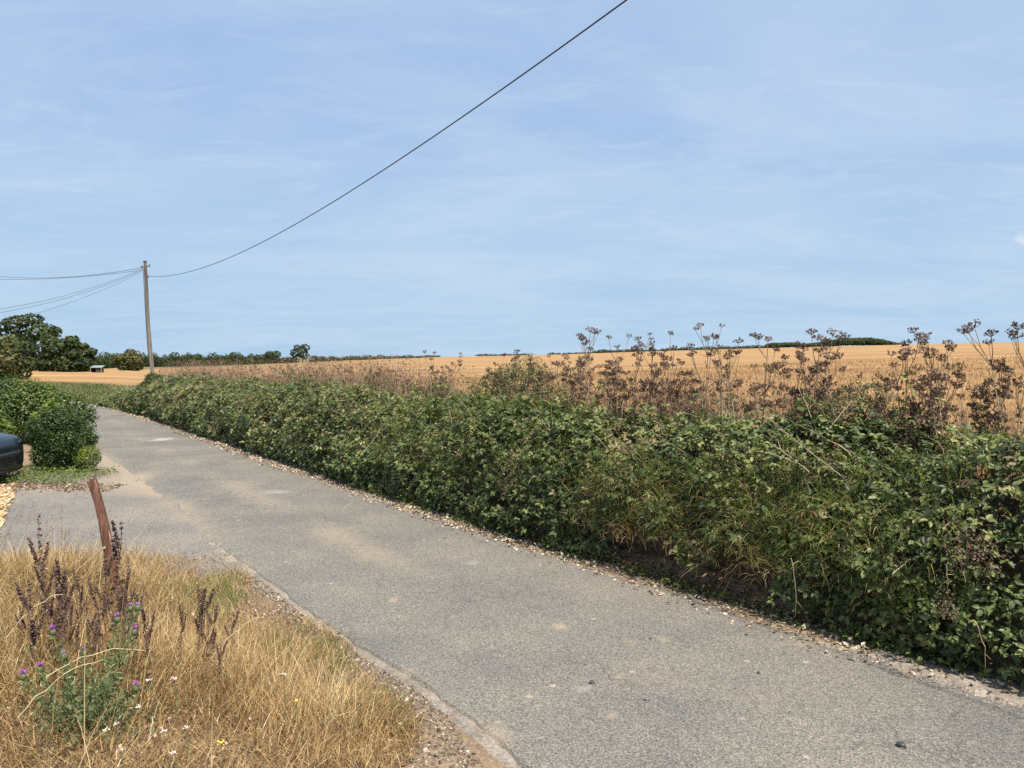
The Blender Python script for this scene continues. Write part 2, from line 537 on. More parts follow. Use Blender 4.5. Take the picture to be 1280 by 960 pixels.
# ------------------------------------------------------------------ road geometry
FAR = np.array([(27.0, -24.0), (13.9, -8.1), (7.0, .3), (3.21, 4.69), (2.92, 5.01), (2.6, 5.47), (2.09, 5.97), (1.4, 7.0), (.09, 8.6), (-1.2, 10.33),
                (-2.9, 12.6), (-5.13, 15.66), (-7.84, 19.48), (-9.9, 22.3), (-12.71, 26.3), (-16.0, 30.7), (-21.27, 37.29), (-27, 43), (-35, 47.5), (-46, 50), (-80, 52), (-160, 52)])
NEAR = np.array([(24.0, -26.0), (11.5, -10.3), (4.6, -1.7), (.6, 3.3), (0, 4.0), (-.04, 4.16), (-.22, 4.51), (-.49, 4.86), (-.78, 5.21), (-1.2, 5.75), (-1.78, 6.54),
                 (-2.41, 7.42), (-3.48, 8.86), (-4.77, 10.71), (-6.65, 13.4), (-8.5, 16.0), (-10.35, 18.77), (-17.9, 31.0), (-22.9, 38.6), (-28, 42), (-36, 45.2), (-46, 47), (-80, 49), (-160, 49)])


def resample(pl, step=.25, smooth=3):
    seg = np.linalg.norm(np.diff(pl, axis=0), axis=1)
    s = np.concatenate([[0], np.cumsum(seg)])
    ss = np.arange(0, s[-1], step)
    x, y = np.interp(ss, s, pl[:, 0]), np.interp(ss, s, pl[:, 1])
    for _ in range(smooth):
        x[1:-1] = (x[:-2] + x[1:-1] * 2 + x[2:]) / 4
        y[1:-1] = (y[:-2] + y[1:-1] * 2 + y[2:]) / 4
    return np.stack([x, y], 1)


farc = resample(FAR, .5, 3)
nearc = resample(NEAR, .5, 1)


def pdist(X, Y, pl):
    """signed distance (positive on the field side) and arclength to polyline"""
    P = np.stack([np.ravel(X), np.ravel(Y)], 1)
    best = np.full(len(P), 1e18); sd = np.zeros(len(P)); ss = np.zeros(len(P))
    s0 = 0.0
    for a, b in zip(pl[:-1], pl[1:]):
        ab = b - a; L = np.hypot(*ab)
        ap = P - a
        t = np.clip((ap @ ab) / (L * L), 0, 1)
        q = ap - t[:, None] * ab
        d2 = (q * q).sum(1)
        m = d2 < best
        sgn = np.sign(ab[1] * ap[:, 0] - ab[0] * ap[:, 1])
        best[m] = d2[m]; sd[m] = (sgn * np.sqrt(d2))[m]; ss[m] = (s0 + t * L)[m]
        s0 += L
    return sd.reshape(np.shape(X)), ss.reshape(np.shape(X))


AZP = np.array([-4000, 50, 110, 150, 200, 300, 400, 540, 700, 830, 1000, 1120, 1280, 6000.])
RR = np.array([95, 95, 108, 135, 215, 270, 310, 400, 450, 450, 450, 400, 350, 330.])
RY = np.array([466, 465.5, 464, 462, 459.5, 456.5, 452, 446.5, 443, 438.5, 434, 431, 427.5, 426.])


def ridge(X, Y):
    u = 640 + 950 * np.where(Y > .05 * np.abs(X), X / np.maximum(Y, 1e-3), np.sign(X) * 20)
    R = np.interp(u, AZP, RR)
    yy = np.interp(u, AZP, RY)
    return R, H - (yy - 446) / 950 * R


FAR_SIMPLE = farc[::3]
NEAR_SIMPLE = nearc[::1]


def height(X, Y):
    X = np.asarray(X, float); Y = np.asarray(Y, float)
    d, s = pdist(X, Y, FAR_SIMPLE)
    dn, _ = pdist(X, Y, NEAR_SIMPLE)
    dn = -dn
    D = np.where(Y > 0, Y, np.hypot(X, Y))
    R, zr = ridge(X, Y)
    t = np.clip((D - 14) / (R - 14), 0, None)
    t1 = np.clip(t, 0, 1)
    zn = .95 - .5 * sstep(s, S_END - 8, S_END + 6)
    zf = zn + (zr - zn) * t1
    zf = np.where(t > 1, zr - (zr + 2.5) * sstep(t, 1.0, 2.6), zf)
    bank = sstep(d, .45, 1.3)
    lowend = sstep(s, S_END - 8, S_END + 6)
    rise = np.where(d > 0, bank * (1 - lowend) + lowend * sstep(d, .2, 4.5), 0)
    zfar = zf * rise + .0
    zfar = zfar + np.where((d > 0), .02 * noise(X * 2, Y * 2), 0)
    # near verge
    vg = sstep(dn, .45, 2.0) * (1 - sstep(Y, 5.9, 8.0)) * .42
    vg = vg + sstep(dn, .2, 2.5) * sstep(Y, 14, 20) * .25
    zv = vg + np.clip(dn * .12, 0, .025) * (1 - sstep(Y, 8.0, 8.8)) + .018 * noise(X * 3, Y * 3, 0, 3) * sstep(dn, 0, .5) * (1 - sstep(Y, 7.5, 8.3) * (1 - sstep(Y, 13.5, 15)))
    zb = np.where(d > 0, zfar, np.where(dn > 0, zv, 0)) - .03 * (1 - sstep(np.maximum(d, dn), -.05, .12))
    dr = (dn > 0) & (Y > 7.4) & (Y < 13.4) & (X > -16)
    return np.where(dr, np.minimum(zb, -.012 + vg), zb)


def s_at(x, y):
    return float(pdist(np.array([x]), np.array([y]), FAR_SIMPLE)[1][0])


S_END = 0
S_END = s_at(-18.5, 33.8)          # where the bramble hedge runs out
S_POLE = s_at(-17.0, 31.5)

cum = np.concatenate([[0], np.cumsum(np.linalg.norm(np.diff(FAR_SIMPLE, axis=0), axis=1))])


def edge_at(s):
    s = np.asarray(s, float)
    x, y = np.interp(s, cum, FAR_SIMPLE[:, 0]), np.interp(s, cum, FAR_SIMPLE[:, 1])
    e = .8
    tx = np.interp(s + e, cum, FAR_SIMPLE[:, 0]) - np.interp(s - e, cum, FAR_SIMPLE[:, 0])
    ty = np.interp(s + e, cum, FAR_SIMPLE[:, 1]) - np.interp(s - e, cum, FAR_SIMPLE[:, 1])
    L = np.maximum(np.hypot(tx, ty), 1e-6)
    tx, ty = tx / L, ty / L
    return x, y, tx, ty, ty, -tx      # point, tangent, normal to the field side


# ------------------------------------------------------------------ ground sheets
th = np.concatenate([np.linspace(-42, 42, 460)[:-1], np.linspace(42, 318, 140)[:-1]]) * pi / 180
rr_ = [.6]
while rr_[-1] < 6000:
    r0 = rr_[-1]
    rr_.append(r0 * (1.018 if 3 < r0 < 60 else 1.05))
rr_ = np.array(rr_)
TH, RA = np.meshgrid(th, rr_)
GX, GY = RA * np.sin(TH), RA * np.cos(TH)
GZ = height(GX, GY)
nr, nt_ = GX.shape
GV = np.stack([GX, GY, GZ], -1).reshape(-1, 3)
GV = np.concatenate([GV, [[0, 0, float(height(np.array([0.]), np.array([0.]))[0])]]])
i_, j_ = np.meshgrid(np.arange(nr - 1), np.arange(nt_), indexing='ij')
j2 = (j_ + 1) % nt_
quads = np.stack([i_ * nt_ + j_, i_ * nt_ + j2, (i_ + 1) * nt_ + j2, (i_ + 1) * nt_ + j_], -1).reshape(-1, 4)[:, ::-1]
qc = GV[quads].mean(1)
qd, qs = pdist(qc[:, 0], qc[:, 1], FAR_SIMPLE)
qD = np.where(qc[:, 1] > 0, qc[:, 1], np.hypot(qc[:, 0], qc[:, 1]))
qR, _ = ridge(qc[:, 0], qc[:, 1])
qu = 640 + 950 * qc[:, 0] / np.maximum(qc[:, 1], .01)
far_land = qD > qR * 1.15
margin = (~far_land) & (qd > 2) & (qD > .86 * qR) & (qc[:, 1] > 0) & (qu > 150) & (qu < 430)
lowend = sstep(qs, S_END - 8, S_END + 6)
field = (~far_land) & (~margin) & (qd > 2.2 + 2.6 * lowend + .3 * noise(qc[:, 0], qc[:, 1]))
rough = (~far_land) & (~margin) & (~field) & (qd > 0) & (qs > S_END - 3)
verge = ~(far_land | margin | field | rough)


def sub_sheet(name, mask, mat, extra=None):
    F = quads[mask]
    if extra is not None and len(extra):
        pass
    ids, inv = np.unique(F, return_inverse=True)
    me = mesh_np(name, GV[ids], inv.reshape(F.shape), None, True)
    return tag(link(name, me, mat), kind='structure')


sub_sheet('verge_ground', verge, M['soil'])
sub_sheet('bank_ground', rough, M['grass_far'])
sub_sheet('stubble_field', field, M['field'])
sub_sheet('field_margin', margin, M['grass_far'])
sub_sheet('distant_land', far_land, M['land_far'])
cv = np.concatenate([GV[:nt_], GV[-1:]])
cf = np.array([(nt_, (j + 1) % nt_, j) for j in range(nt_)])
tag(link('ground_underfoot', mesh_np('ground_underfoot', cv, cf[:, ::-1][:, [0, 2, 1]]), M['soil']), kind='structure')

# ------------------------------------------------------------------ road sheet
su = np.linspace(0, 1, 1)
far_f = resample(FAR, .06, 30)
na = len(far_f)
# matching near-edge point: cast along the normal
tn = np.gradient(far_f, axis=0); tn = tn / np.linalg.norm(tn, axis=1, keepdims=True)
for _ in range(3):
    tn[20:-20] = np.mean([tn[20 + k:len(tn) - 20 + k] for k in range(-20, 21, 5)], 0)
nn = np.stack([tn[:, 1], -tn[:, 0]], 1)
near_f = resample(NEAR, .06, 12)
Wd = np.full(na, 3.0)
# width by nearest crossing of the near polyline
coarse = np.arange(0, na, 5)
for k in coarse:
    rel = near_f[::2] - far_f[k]
    al = rel @ tn[k]; pe = -(rel @ nn[k])
    m = (np.abs(al) < .15) & (pe > 1.5) & (pe < 5)
    if m.any(): Wd[k] = pe[m].mean()
Wd = np.interp(np.arange(na), coarse, Wd[coarse])
keep = (np.hypot(far_f[:, 0], far_f[:, 1]) < 75)
idx = np.where(keep)[0]
rag_f = .05 * noise(np.arange(na) * .10, 0, 0, 11) + .03 * noise(np.arange(na) * .5, 0, 0, 12)
rag_n = .03 * noise(np.arange(na) * .12, 5, 0, 13) + .018 * noise(np.arange(na) * .55, 5, 0, 14)
ncr = 52
A_ = far_f + nn * (.10 + rag_f)[:, None]
B_ = far_f - nn * (Wd + rag_n + .13)[:, None]
tt = np.linspace(0, 1, ncr)
RV = A_[idx][:, None, :] * (1 - tt)[None, :, None] + B_[idx][:, None, :] * tt[None, :, None]
zc = .0 + .0 * tt
nq_ = nn[idx]
edge_p = (far_f - nn * (Wd + rag_n)[:, None])[idx]
tt = np.concatenate([np.linspace(0, 1, ncr - 3), [1.0, 1.0, 1.0]])
RV = A_[idx][:, None, :] * (1 - tt)[None, :, None] + edge_p[:, None, :] * tt[None, :, None]
RV[:, -2, :] -= nq_ * .004
RV[:, -1, :] -= nq_ * .13
RX, RYy = RV[..., 0], RV[..., 1]
lip = .024 * (1 - sstep(RYy, 8.0, 10.0)) * (RX < 1.5)
RZ = .006 * noise(RX * .8, RYy * .8, 0, 21) + .002 + lip * sstep(tt[None, :], .75, 1.0)
RZ[:, -2:] = -.006
# dust and wear painted on as vertex values (dirt that stays put)
def spot(x, y, wpx, hpx, amp, along=True):
    cx, cy = gp(x, y)
    sx = wpx / 950 * cy
    sy = hpx * (cy ** 2) / (950 * H)
    return amp * np.exp(-(((RX - cx) / sx) ** 2 + ((RYy - cy) / sy) ** 2))
edge_n = 1 - tt[None, :] * np.ones(len(idx))[:, None]
dist_near = edge_n * Wd[idx][:, None]
dist_far = tt[None, :] * Wd[idx][:, None]
dust = .42 * np.exp(-dist_far / .22) + .10 * np.exp(-dist_near / .3) - .14 + .24 * fbm(RX * .45, RYy * .45, 0, 31)
dust += .42 * np.exp(-dist_near / .38) * sstep(RYy, 8.3, 10.0) * (1 - sstep(RYy, 17, 19)) * (RX < 0)
dust += .48 * np.exp(-((tt[None, :] - .52) / .15) ** 2) * (.6 + .6 * noise(RX * .5, RYy * .5, 0, 5)) + .12 * fbm(RX * 2.2, RYy * 2.2, 0, 33)
for q in [(470, 690, 26, 7, .10), (330, 603, 60, 8, .22), (250, 578, 40, 5, .22), (700, 783, 9, 4, .8), (830, 800, 10, 4, .6), (300, 577, 20, 4, .4), (160, 600, 26, 18, .6),
          (200, 640, 30, 14, .4), (790, 802, 8, 3, .6), (765, 895, 12, 5, .6), (290, 715, 22, 16, .5), (1215, 930, 14, 6, .6), (620, 925, 26, 18, .5), (505, 845, 10, 5, .7),
          (1150, 838, 60, 5, .5), (1010, 805, 60, 5, .4), (492, 750, 7, 5, .8), (960, 870, 120, 26, .22), (800, 850, 60, 20, .2)]:
    dust = dust + spot(*q)
wear = -.12 + .25 * fbm(RX * .8, RYy * .8, 0, 51) + .12 * fbm(RX * 3, RYy * 3, 0, 52)
for q in [(728, 862, 24, 11, .6), (590, 705, 20, 5, .7), (205, 549, 16, 3, .8), (340, 615, 30, 4, .5), (480, 692, 14, 5, .5), (240, 577, 20, 3, .5), (690, 850, 14, 5, .5),
          (410, 700, 30, 8, .25), (640, 920, 30, 10, .4), (310, 605, 20, 3, .5), (340, 570, 20, 3, .3), (160, 535, 30, 3, .3)]:
    wear = wear + spot(*q)
k = len(idx)
ii, jj = np.meshgrid(np.arange(k - 1), np.arange(ncr - 1), indexing='ij')
RF = np.stack([ii * ncr + jj, ii * ncr + jj + 1, (ii + 1) * ncr + jj + 1, (ii + 1) * ncr + jj], -1).reshape(-1, 4)
RV3 = np.stack([RX, RYy, RZ], -1).reshape(-1, 3)
fn = np.cross(RV3[RF[0, 1]] - RV3[RF[0, 0]], RV3[RF[0, 2]] - RV3[RF[0, 0]])
if fn[2] < 0: RF = RF[:, ::-1]
tag(link('road', mesh_np('road', RV3, RF, wear.ravel(), True, dust.ravel()), M['road']), kind='structure')


def poly_sheet(name, pts, z, mat, res=.12, c=0., dustf=None, wob=.04):
    """ragged sheet filling a polygon"""
    pts = np.array(pts, float)
    pl = resample(np.concatenate([pts, pts[:1]]), .08, 1)
    pl = pl + wob * np.stack([noise(pl[:, 0] * 5, pl[:, 1] * 5, 0, 1), noise(pl[:, 0] * 5, pl[:, 1] * 5, 0, 2)], 1)
    import bmesh
    bm = bmesh.new()
    vs = [bm.verts.new((x, y, z)) for x, y in pl]
    f = bm.faces.new(vs)
    if f.calc_area() and f.normal.z < 0: f.normal_flip()
    bmesh.ops.triangulate(bm, faces=[f])
    me = bpy.data.meshes.new(name)
    bm.to_mesh(me); bm.free()
    at = me.attributes.new('c', 'FLOAT', 'POINT'); at.data.foreach_set('value', np.full(len(me.vertices), c, np.float32))
    n = len(me.vertices); co = np.zeros(n * 3, np.float32); me.vertices.foreach_get('co', co); co = co.reshape(-1, 3)
    at = me.attributes.new('d', 'FLOAT', 'POINT')
    at.data.foreach_set('value', (np.full(n, -.1) if dustf is None else dustf(co[:, 0], co[:, 1])).astype(np.float32))
    return tag(link(name, me, mat), kind='structure')


def inside(X, Y, pts):
    r = np.zeros(X.shape, bool)
    for (x1, y1), (x2, y2) in zip(pts, pts[1:] + pts[:1]):
        if y1 == y2: continue
        r ^= ((Y < y1) != (Y < y2)) & (X < (x2 - x1) * (Y - y1) / (y2 - y1) + x1)
    return r


gx, gy = np.meshgrid(np.arange(-10.0, -2.4, .045), np.arange(7.0, 17.6, .045), indexing='ij')
wx, wy = gx + .04 * noise(gx * 4, gy * 4, 0, 61), gy + .04 * noise(gx * 4, gy * 4, 0, 62)
drive_poly = [(-8.32, 12.68), (-8.6, 13.1), (-9.2, 14.4), (-9.8, 17.3), (-9.0, 16.9), (-8.3, 15.95), (-6.5, 13.35), (-4.62, 10.75), (-3.38, 8.95), (-2.8, 8.0), (-3.1, 7.1), (-5.1, 7.1)]
ins_ = inside(wx, wy, drive_poly)
ins_ = ins_[:-1, :-1] & ins_[1:, 1:]
ci, cj = np.where(ins_)
nyy = gx.shape[1]
DF = np.stack([ci * nyy + cj, (ci + 1) * nyy + cj, (ci + 1) * nyy + cj + 1, ci * nyy + cj + 1], 1)
used, inv_ = np.unique(DF, return_inverse=True)
DX, DY = gx.ravel()[used], gy.ravel()[used]
ddn = -pdist(DX, DY, NEAR_SIMPLE)[0]
dd_ = -.25 + .75 * np.exp(-np.clip(ddn, 0, 9) / .45) * sstep(DY, 8.6, 10.5) + .55 * sstep(DY + .25 * noise(DX * 1.5, DY * 1.5, 0, 64), 11.6, 12.4) + .45 * np.exp(-((DX + 3.9) ** 2 + (DY - 8.6) ** 2) / .5) + .2 * fbm(DX * 1.3, DY * 1.3, 0, 63)
wr_ = -.15 + .25 * fbm(DX, DY, 0, 65)
tag(link('driveway', mesh_np('driveway', np.stack([DX, DY, .0045 + 0 * DX], 1), inv_.reshape(DF.shape), wr_, True, dd_), M['drive']), kind='structure')
poly_sheet('gravel_drive', [(-15, 13.3), (-8.35, 12.72), (-5.12, 7.2), (-13, 7.0)], .006, M['shingle_base'])


def chips(name, XY, z, size, mat, label, flat=.45, c=None):
    n = len(XY)
    P = np.concatenate([XY, z[:, None]], 1)
    N = nrm(np.array([0, 0, 1.]) + .5 * rng.normal(size=(n, 3)))
    S = size * rng.lognormal(0, .4, n)
    P[:, 2] += S * .12
    o = build(name, scatter(P, rvec(n), N, S, T_OCT, rng.random(n) if c is None else c, flat), mat)
    return tag(o, label, name.replace('_', ' '), kind='stuff')


# golden shingle on the drive
xy = np.stack([rng.uniform(-11.5, -5.2, 16000), rng.uniform(7.4, 13.0, 16000)], 1)
xy = xy[(xy[:, 0] < -5.12 - (xy[:, 1] - 7.2) * (3.23 / 5.52) - .02) & (xy[:, 0] > -640 / 950 * xy[:, 1] - .8)]
chips('shingle', xy, np.full(len(xy), .008), .035, mat_attr('gold_shingle', [(0, (.2, .12, .055)), (.5, (.45, .31, .165)), (1, (.68, .56, .4))], .6), 'golden shingle spread over the drive beside the dark car')

# concrete edging on the near side: a raised ragged strip
def edging(name, up_px, lo_px, h, label, world=False):
    a = np.array([gp(*q) for q in up_px]); b = np.array([gp(*q) for q in lo_px])
    def rs(pl, n):
        seg = np.linalg.norm(np.diff(pl, axis=0), axis=1); s = np.concatenate([[0], np.cumsum(seg)])
        q = np.linspace(0, s[-1], n)
        return np.stack([np.interp(q, s, pl[:, 0]), np.interp(q, s, pl[:, 1])], 1)
    n = 260
    a, b = rs(a, n), rs(b, n)
    k_ = np.arange(n)
    dr_ = nrm(b - a)
    tap = np.clip(np.minimum(k_, n - 1 - k_ * 0) / 34, .05, 1)[:, None] ** .7
    b = a + (b - a) * tap
    a = a + dr_ * (.020 * noise(k_ * .11, 3, 0, 5) + .018 * noise(k_ * .5, 3, 0, 6))[:, None]
    b = b + dr_ * (.045 * noise(k_ * .13, 9, 0, 7) + .028 * noise(k_ * .6, 9, 0, 8))[:, None]
    rows = []
    for t, z in ((-.25, -.012), (-.05, h * .3), (0, h * .6), (.08, h), (.3, h * 1.1), (.6, h * 1.1), (.9, h), (1, h * .5), (1.02, -.05)):
        p = a * (1 - t) + b * t
        zz = z + .005 * noise(p[:, 0] * 9, p[:, 1] * 9, 0, 3) * (z > 0)
        rows.append(np.stack([p[:, 0], p[:, 1], zz], 1))
    V = np.stack(rows, 1)
    m = V.shape[1]
    i, j = np.meshgrid(np.arange(n - 1), np.arange(m - 1), indexing='ij')
    F = np.stack([i * m + j, i * m + j + 1, (i + 1) * m + j + 1, (i + 1) * m + j], -1).reshape(-1, 4)
    V = V.reshape(-1, 3)
    q = F[3]
    if np.cross(V[q[1]] - V[q[0]], V[q[2]] - V[q[0]])[2] < 0: F = F[:, ::-1]
    return tag(link(name, mesh_np(name, V, F, None, False), M['concrete']), label, 'kerb', kind='structure')


edging('concrete_edging', [(262, 668), (300, 700), (335, 725), (385, 762), (445, 805), (500, 842), (545, 870), (595, 902), (634, 940), (650, 975)],
       [(245, 676), (285, 706), (320, 727), (357, 752), (377, 780), (420, 800), (440, 822), (495, 852), (532, 877), (565, 907), (585, 928), (600, 975)], .006,
       'crumbling pale concrete strip along the near road edge')
edging('concrete_kerb', [(1085, 822), (1097, 824), (1140, 838), (1185, 855), (1235, 870), (1280, 884), (1400, 925)],
       [(1085, 808), (1100, 808), (1150, 818), (1200, 832), (1240, 845), (1290, 862), (1400, 898)], .016, 'cracked concrete kerb under the bramble hedge')

# flint and litter along the far edge, gravel on the near shoulder
n = 24000
s = rng.uniform(s_at(3.6, 4.2), S_END, n) ** 1.0
x, y, tx, ty, nx, ny = edge_at(s)
D_ = np.hypot(x, y)
wid = .17 + .06 * noise(s * .6, 0, 0, 9)
d = rng.normal(0, 1, n) * wid * .8 + .21
ok = (rng.random(n) < np.clip(12 / np.maximum(D_, 5), .2, 1)) & (d > -.15)
X, Y = (x + nx * d)[ok], (y + ny * d)[ok]
chips('flint_litter', np.stack([X, Y], 1), np.maximum(height(X, Y), .004), .0150 * np.clip(D_[ok] / 9, .9, 2.2), M['flint'], 'pale flint chips and dead leaves along the foot of the hedge', .35)
# dead leaves amongst them
n = 5000
s = rng.uniform(s_at(3.6, 4.2), s_at(-9, 21), n); x, y, tx, ty, nx, ny = edge_at(s)
d = rng.normal(.24, .15, n)
X, Y = x + nx * d, y + ny * d
v = scatter(np.stack([X, Y, np.maximum(height(X, Y), .0) + .012], 1), rvec(n), nrm(np.array([0, 0, 1.]) + .6 * rng.normal(size=(n, 3))), rng.uniform(.03, .06, n), T_LEAF4, rng.random(n))
tag(build('dead_leaves', v, M['flint']), 'curled pale dead leaves fallen along the hedge foot', 'leaf litter', kind='stuff')
# near shoulder
poly = [gp(*q) for q in [(300, 712), (320, 727), (357, 752), (377, 780), (420, 800), (440, 822), (495, 852), (532, 877), (565, 907), (600, 975), (640, 1100)]]
pl = resample(np.array(poly), .03, 2)
n = 9000
k_ = rng.integers(0, len(pl), n)
off = np.abs(rng.normal(0, 1, n)) * (.05 + .27 * (1 - sstep(pl[k_, 1], 3.8, 5.2)))
X = pl[k_, 0] - off * .8 + rng.normal(0, .03, n); Y = pl[k_, 1] - off * .6 + rng.normal(0, .03, n)
chips('shoulder_gravel', np.stack([X, Y], 1), height(X, Y), .015, M['dark_flint'], 'loose stony gravel between concrete strip and dry grass', .6)
# stray grit on the road
n = 1500
k_ = rng.integers(0, len(idx), n)
t_ = np.clip(np.abs(rng.normal(0, .25, n)) * np.where(rng.random(n) < .5, 1, -1), -1, 1)
t_ = np.where(t_ > 0, t_ * .5, 1 + t_ * .8)
XY = A_[idx][k_] * (1 - t_)[:, None] + B_[idx][k_] * t_[:, None]
D_ = np.hypot(XY[:, 0], XY[:, 1]); okk = D_ < 16
chips('road_grit', XY[okk], np.full(okk.sum(), .004), .010, M['flint'], 'scattered grit on the asphalt lane', .5)

# single stones on the lane
def stone(x, y, size, label, dark=.1):
    cx, cy = gp(x, y)
    import bmesh
    bm = bmesh.new()
    bmesh.ops.create_icosphere(bm, subdivisions=2, radius=size)
    for v in bm.verts:
        k = 1 + .35 * float(noise(v.co.x / size * 1.3 + x, v.co.y / size * 1.3, v.co.z / size * 1.3, 4))
        v.co = v.co * k
        v.co.z = max(v.co.z * .62, -size * .25)
    me = bpy.data.meshes.new('stone'); bm.to_mesh(me); bm.free()
    o = link('stone', me, M['stone_dark'])
    o.location = (cx, cy, .006 + size * .25)
    tag(o, label, 'stone', 'loose stones on the lane')


M['stone_dark'] = mat_plain('dark_stone', (.045, .045, .05), .55, var=.8, vscale=40)
stone(1126, 934, .026, 'small black and grey stone at lower right of the lane')
stone(740, 855, .020, 'flat black lump beside the pale worn patch')
stone(731, 832, .010, 'tiny dark stone just above the pale worn patch')
stone(813, 799, .010, 'tiny dark stone in the middle of the lane near a tan speck')
stone(948, 842, .011, 'dark stone on the lane right of centre')
stone(806, 876, .009, 'small dark crumb near the bottom middle of the lane')

# ------------------------------------------------------------------ bramble hedge
PD = np.array([.34, .26, .30, .42, .62, .92, 1.3, 1.72, 2.1, 2.35])
PZ = np.array([.0, .30, .62, .96, 1.26, 1.5, 1.6, 1.5, 1.2, .85])
pc = np.concatenate([[0], np.cumsum(np.hypot(np.diff(PD), np.diff(PZ)))]); pc /= pc[-1]
S0 = s_at(9.5, -2.8)
S_A, S_B = s_at(1.85, 6.35), s_at(.95, 7.55)       # bare bank under an overhang
PROF_L = 4.2


def sq(x):
    return s_at(x, float(np.interp(-x, -FAR[2:17, 0], FAR[2:17, 1])))


def hheight(s):
    hh = .985 + .03 * noise(s * .25, 0, 0, 71) + .03 * noise(s * .8, 0, 0, 72) - .06 * sstep(s, sq(-3.5), sq(-8))
    return hh * (1 - .66 * sstep(s, S_POLE - 6, S_END + 1.5))


def hedge_surf(s, t, inset=0.0):
    x, y, tx, ty, nx, ny = edge_at(s)
    hh = hheight(s)
    e = .02
    d0, z0 = np.interp(t, pc, PD), np.interp(t, pc, PZ)
    d1, z1 = np.interp(t + e, pc, PD), np.interp(t + e, pc, PZ)
    d2, z2 = np.interp(t - e, pc, PD), np.interp(t - e, pc, PZ)
    gd, gz = d1 - d2, z1 - z2
    L = np.maximum(np.hypot(gd, gz), 1e-6)
    od, oz = -gz / L, gd / L                    # outward
    lump = .085 * noise(s * .8, t * 4.5, 0, 81) + .075 * noise(s * 2.3, t * 11, 0, 82) + .05 * noise(s * 5.5, t * 23, 0, 83)
    lump = lump * np.clip(t * 6 + .25, 0, 1)
    over = sstep(s, S_A - .5, S_A) * (1 - sstep(s, S_B, S_B + .5))
    lump = lump + .05 * over * sstep(t, .12, .2)
    o = lump - inset
    dd = d0 + od * o
    zz = (z0 + oz * o)
    zz = np.maximum(zz * hh, -.02) if np.ndim(zz) else zz * hh
    shrink = .55 + .45 * hh
    P = np.stack([x + nx * dd * shrink, y + ny * dd * shrink, zz], -1)
    N = np.stack([nx * od, ny * od, oz], -1)
    return P, N, over


hedge = tag(empty('bramble_hedge', (float(edge_at(s_at(0, 8.7))[0]) + .8, float(edge_at(s_at(0, 8.7))[1]) + .6, 0)),
            'long dark green bramble hedge on its bank along the far side of the lane', 'hedge')
hl = np.array(hedge.location)

# earth bank inside
ns, ntt = 420, 26
ss = np.linspace(S0 - 12, S_END + 2, ns); t2 = np.linspace(0, 1, ntt)
SSg, TTg = np.meshgrid(ss, t2, indexing='ij')
P, N, _ = hedge_surf(SSg, TTg, .33)
F = []
i, j = np.meshgrid(np.arange(ns - 1), np.arange(ntt - 1), indexing='ij')
F = np.stack([i * ntt + j, (i + 1) * ntt + j, (i + 1) * ntt + j + 1, i * ntt + j + 1], -1).reshape(-1, 4)
V = P.reshape(-1, 3)
q = F[ntt * 100 + 13]
if (np.cross(V[q[1]] - V[q[0]], V[q[2]] - V[q[0]]) @ N.reshape(-1, 3)[q[0]]) < 0: F = F[:, ::-1]
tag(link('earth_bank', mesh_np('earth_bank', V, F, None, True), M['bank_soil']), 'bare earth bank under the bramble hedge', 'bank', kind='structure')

# leaves, density falls with distance while leaf size grows
parts = []
near_leaf = []
TRI_OFF = [(0, 0.0), (0.35, 1.15), (0.35, -1.15)]


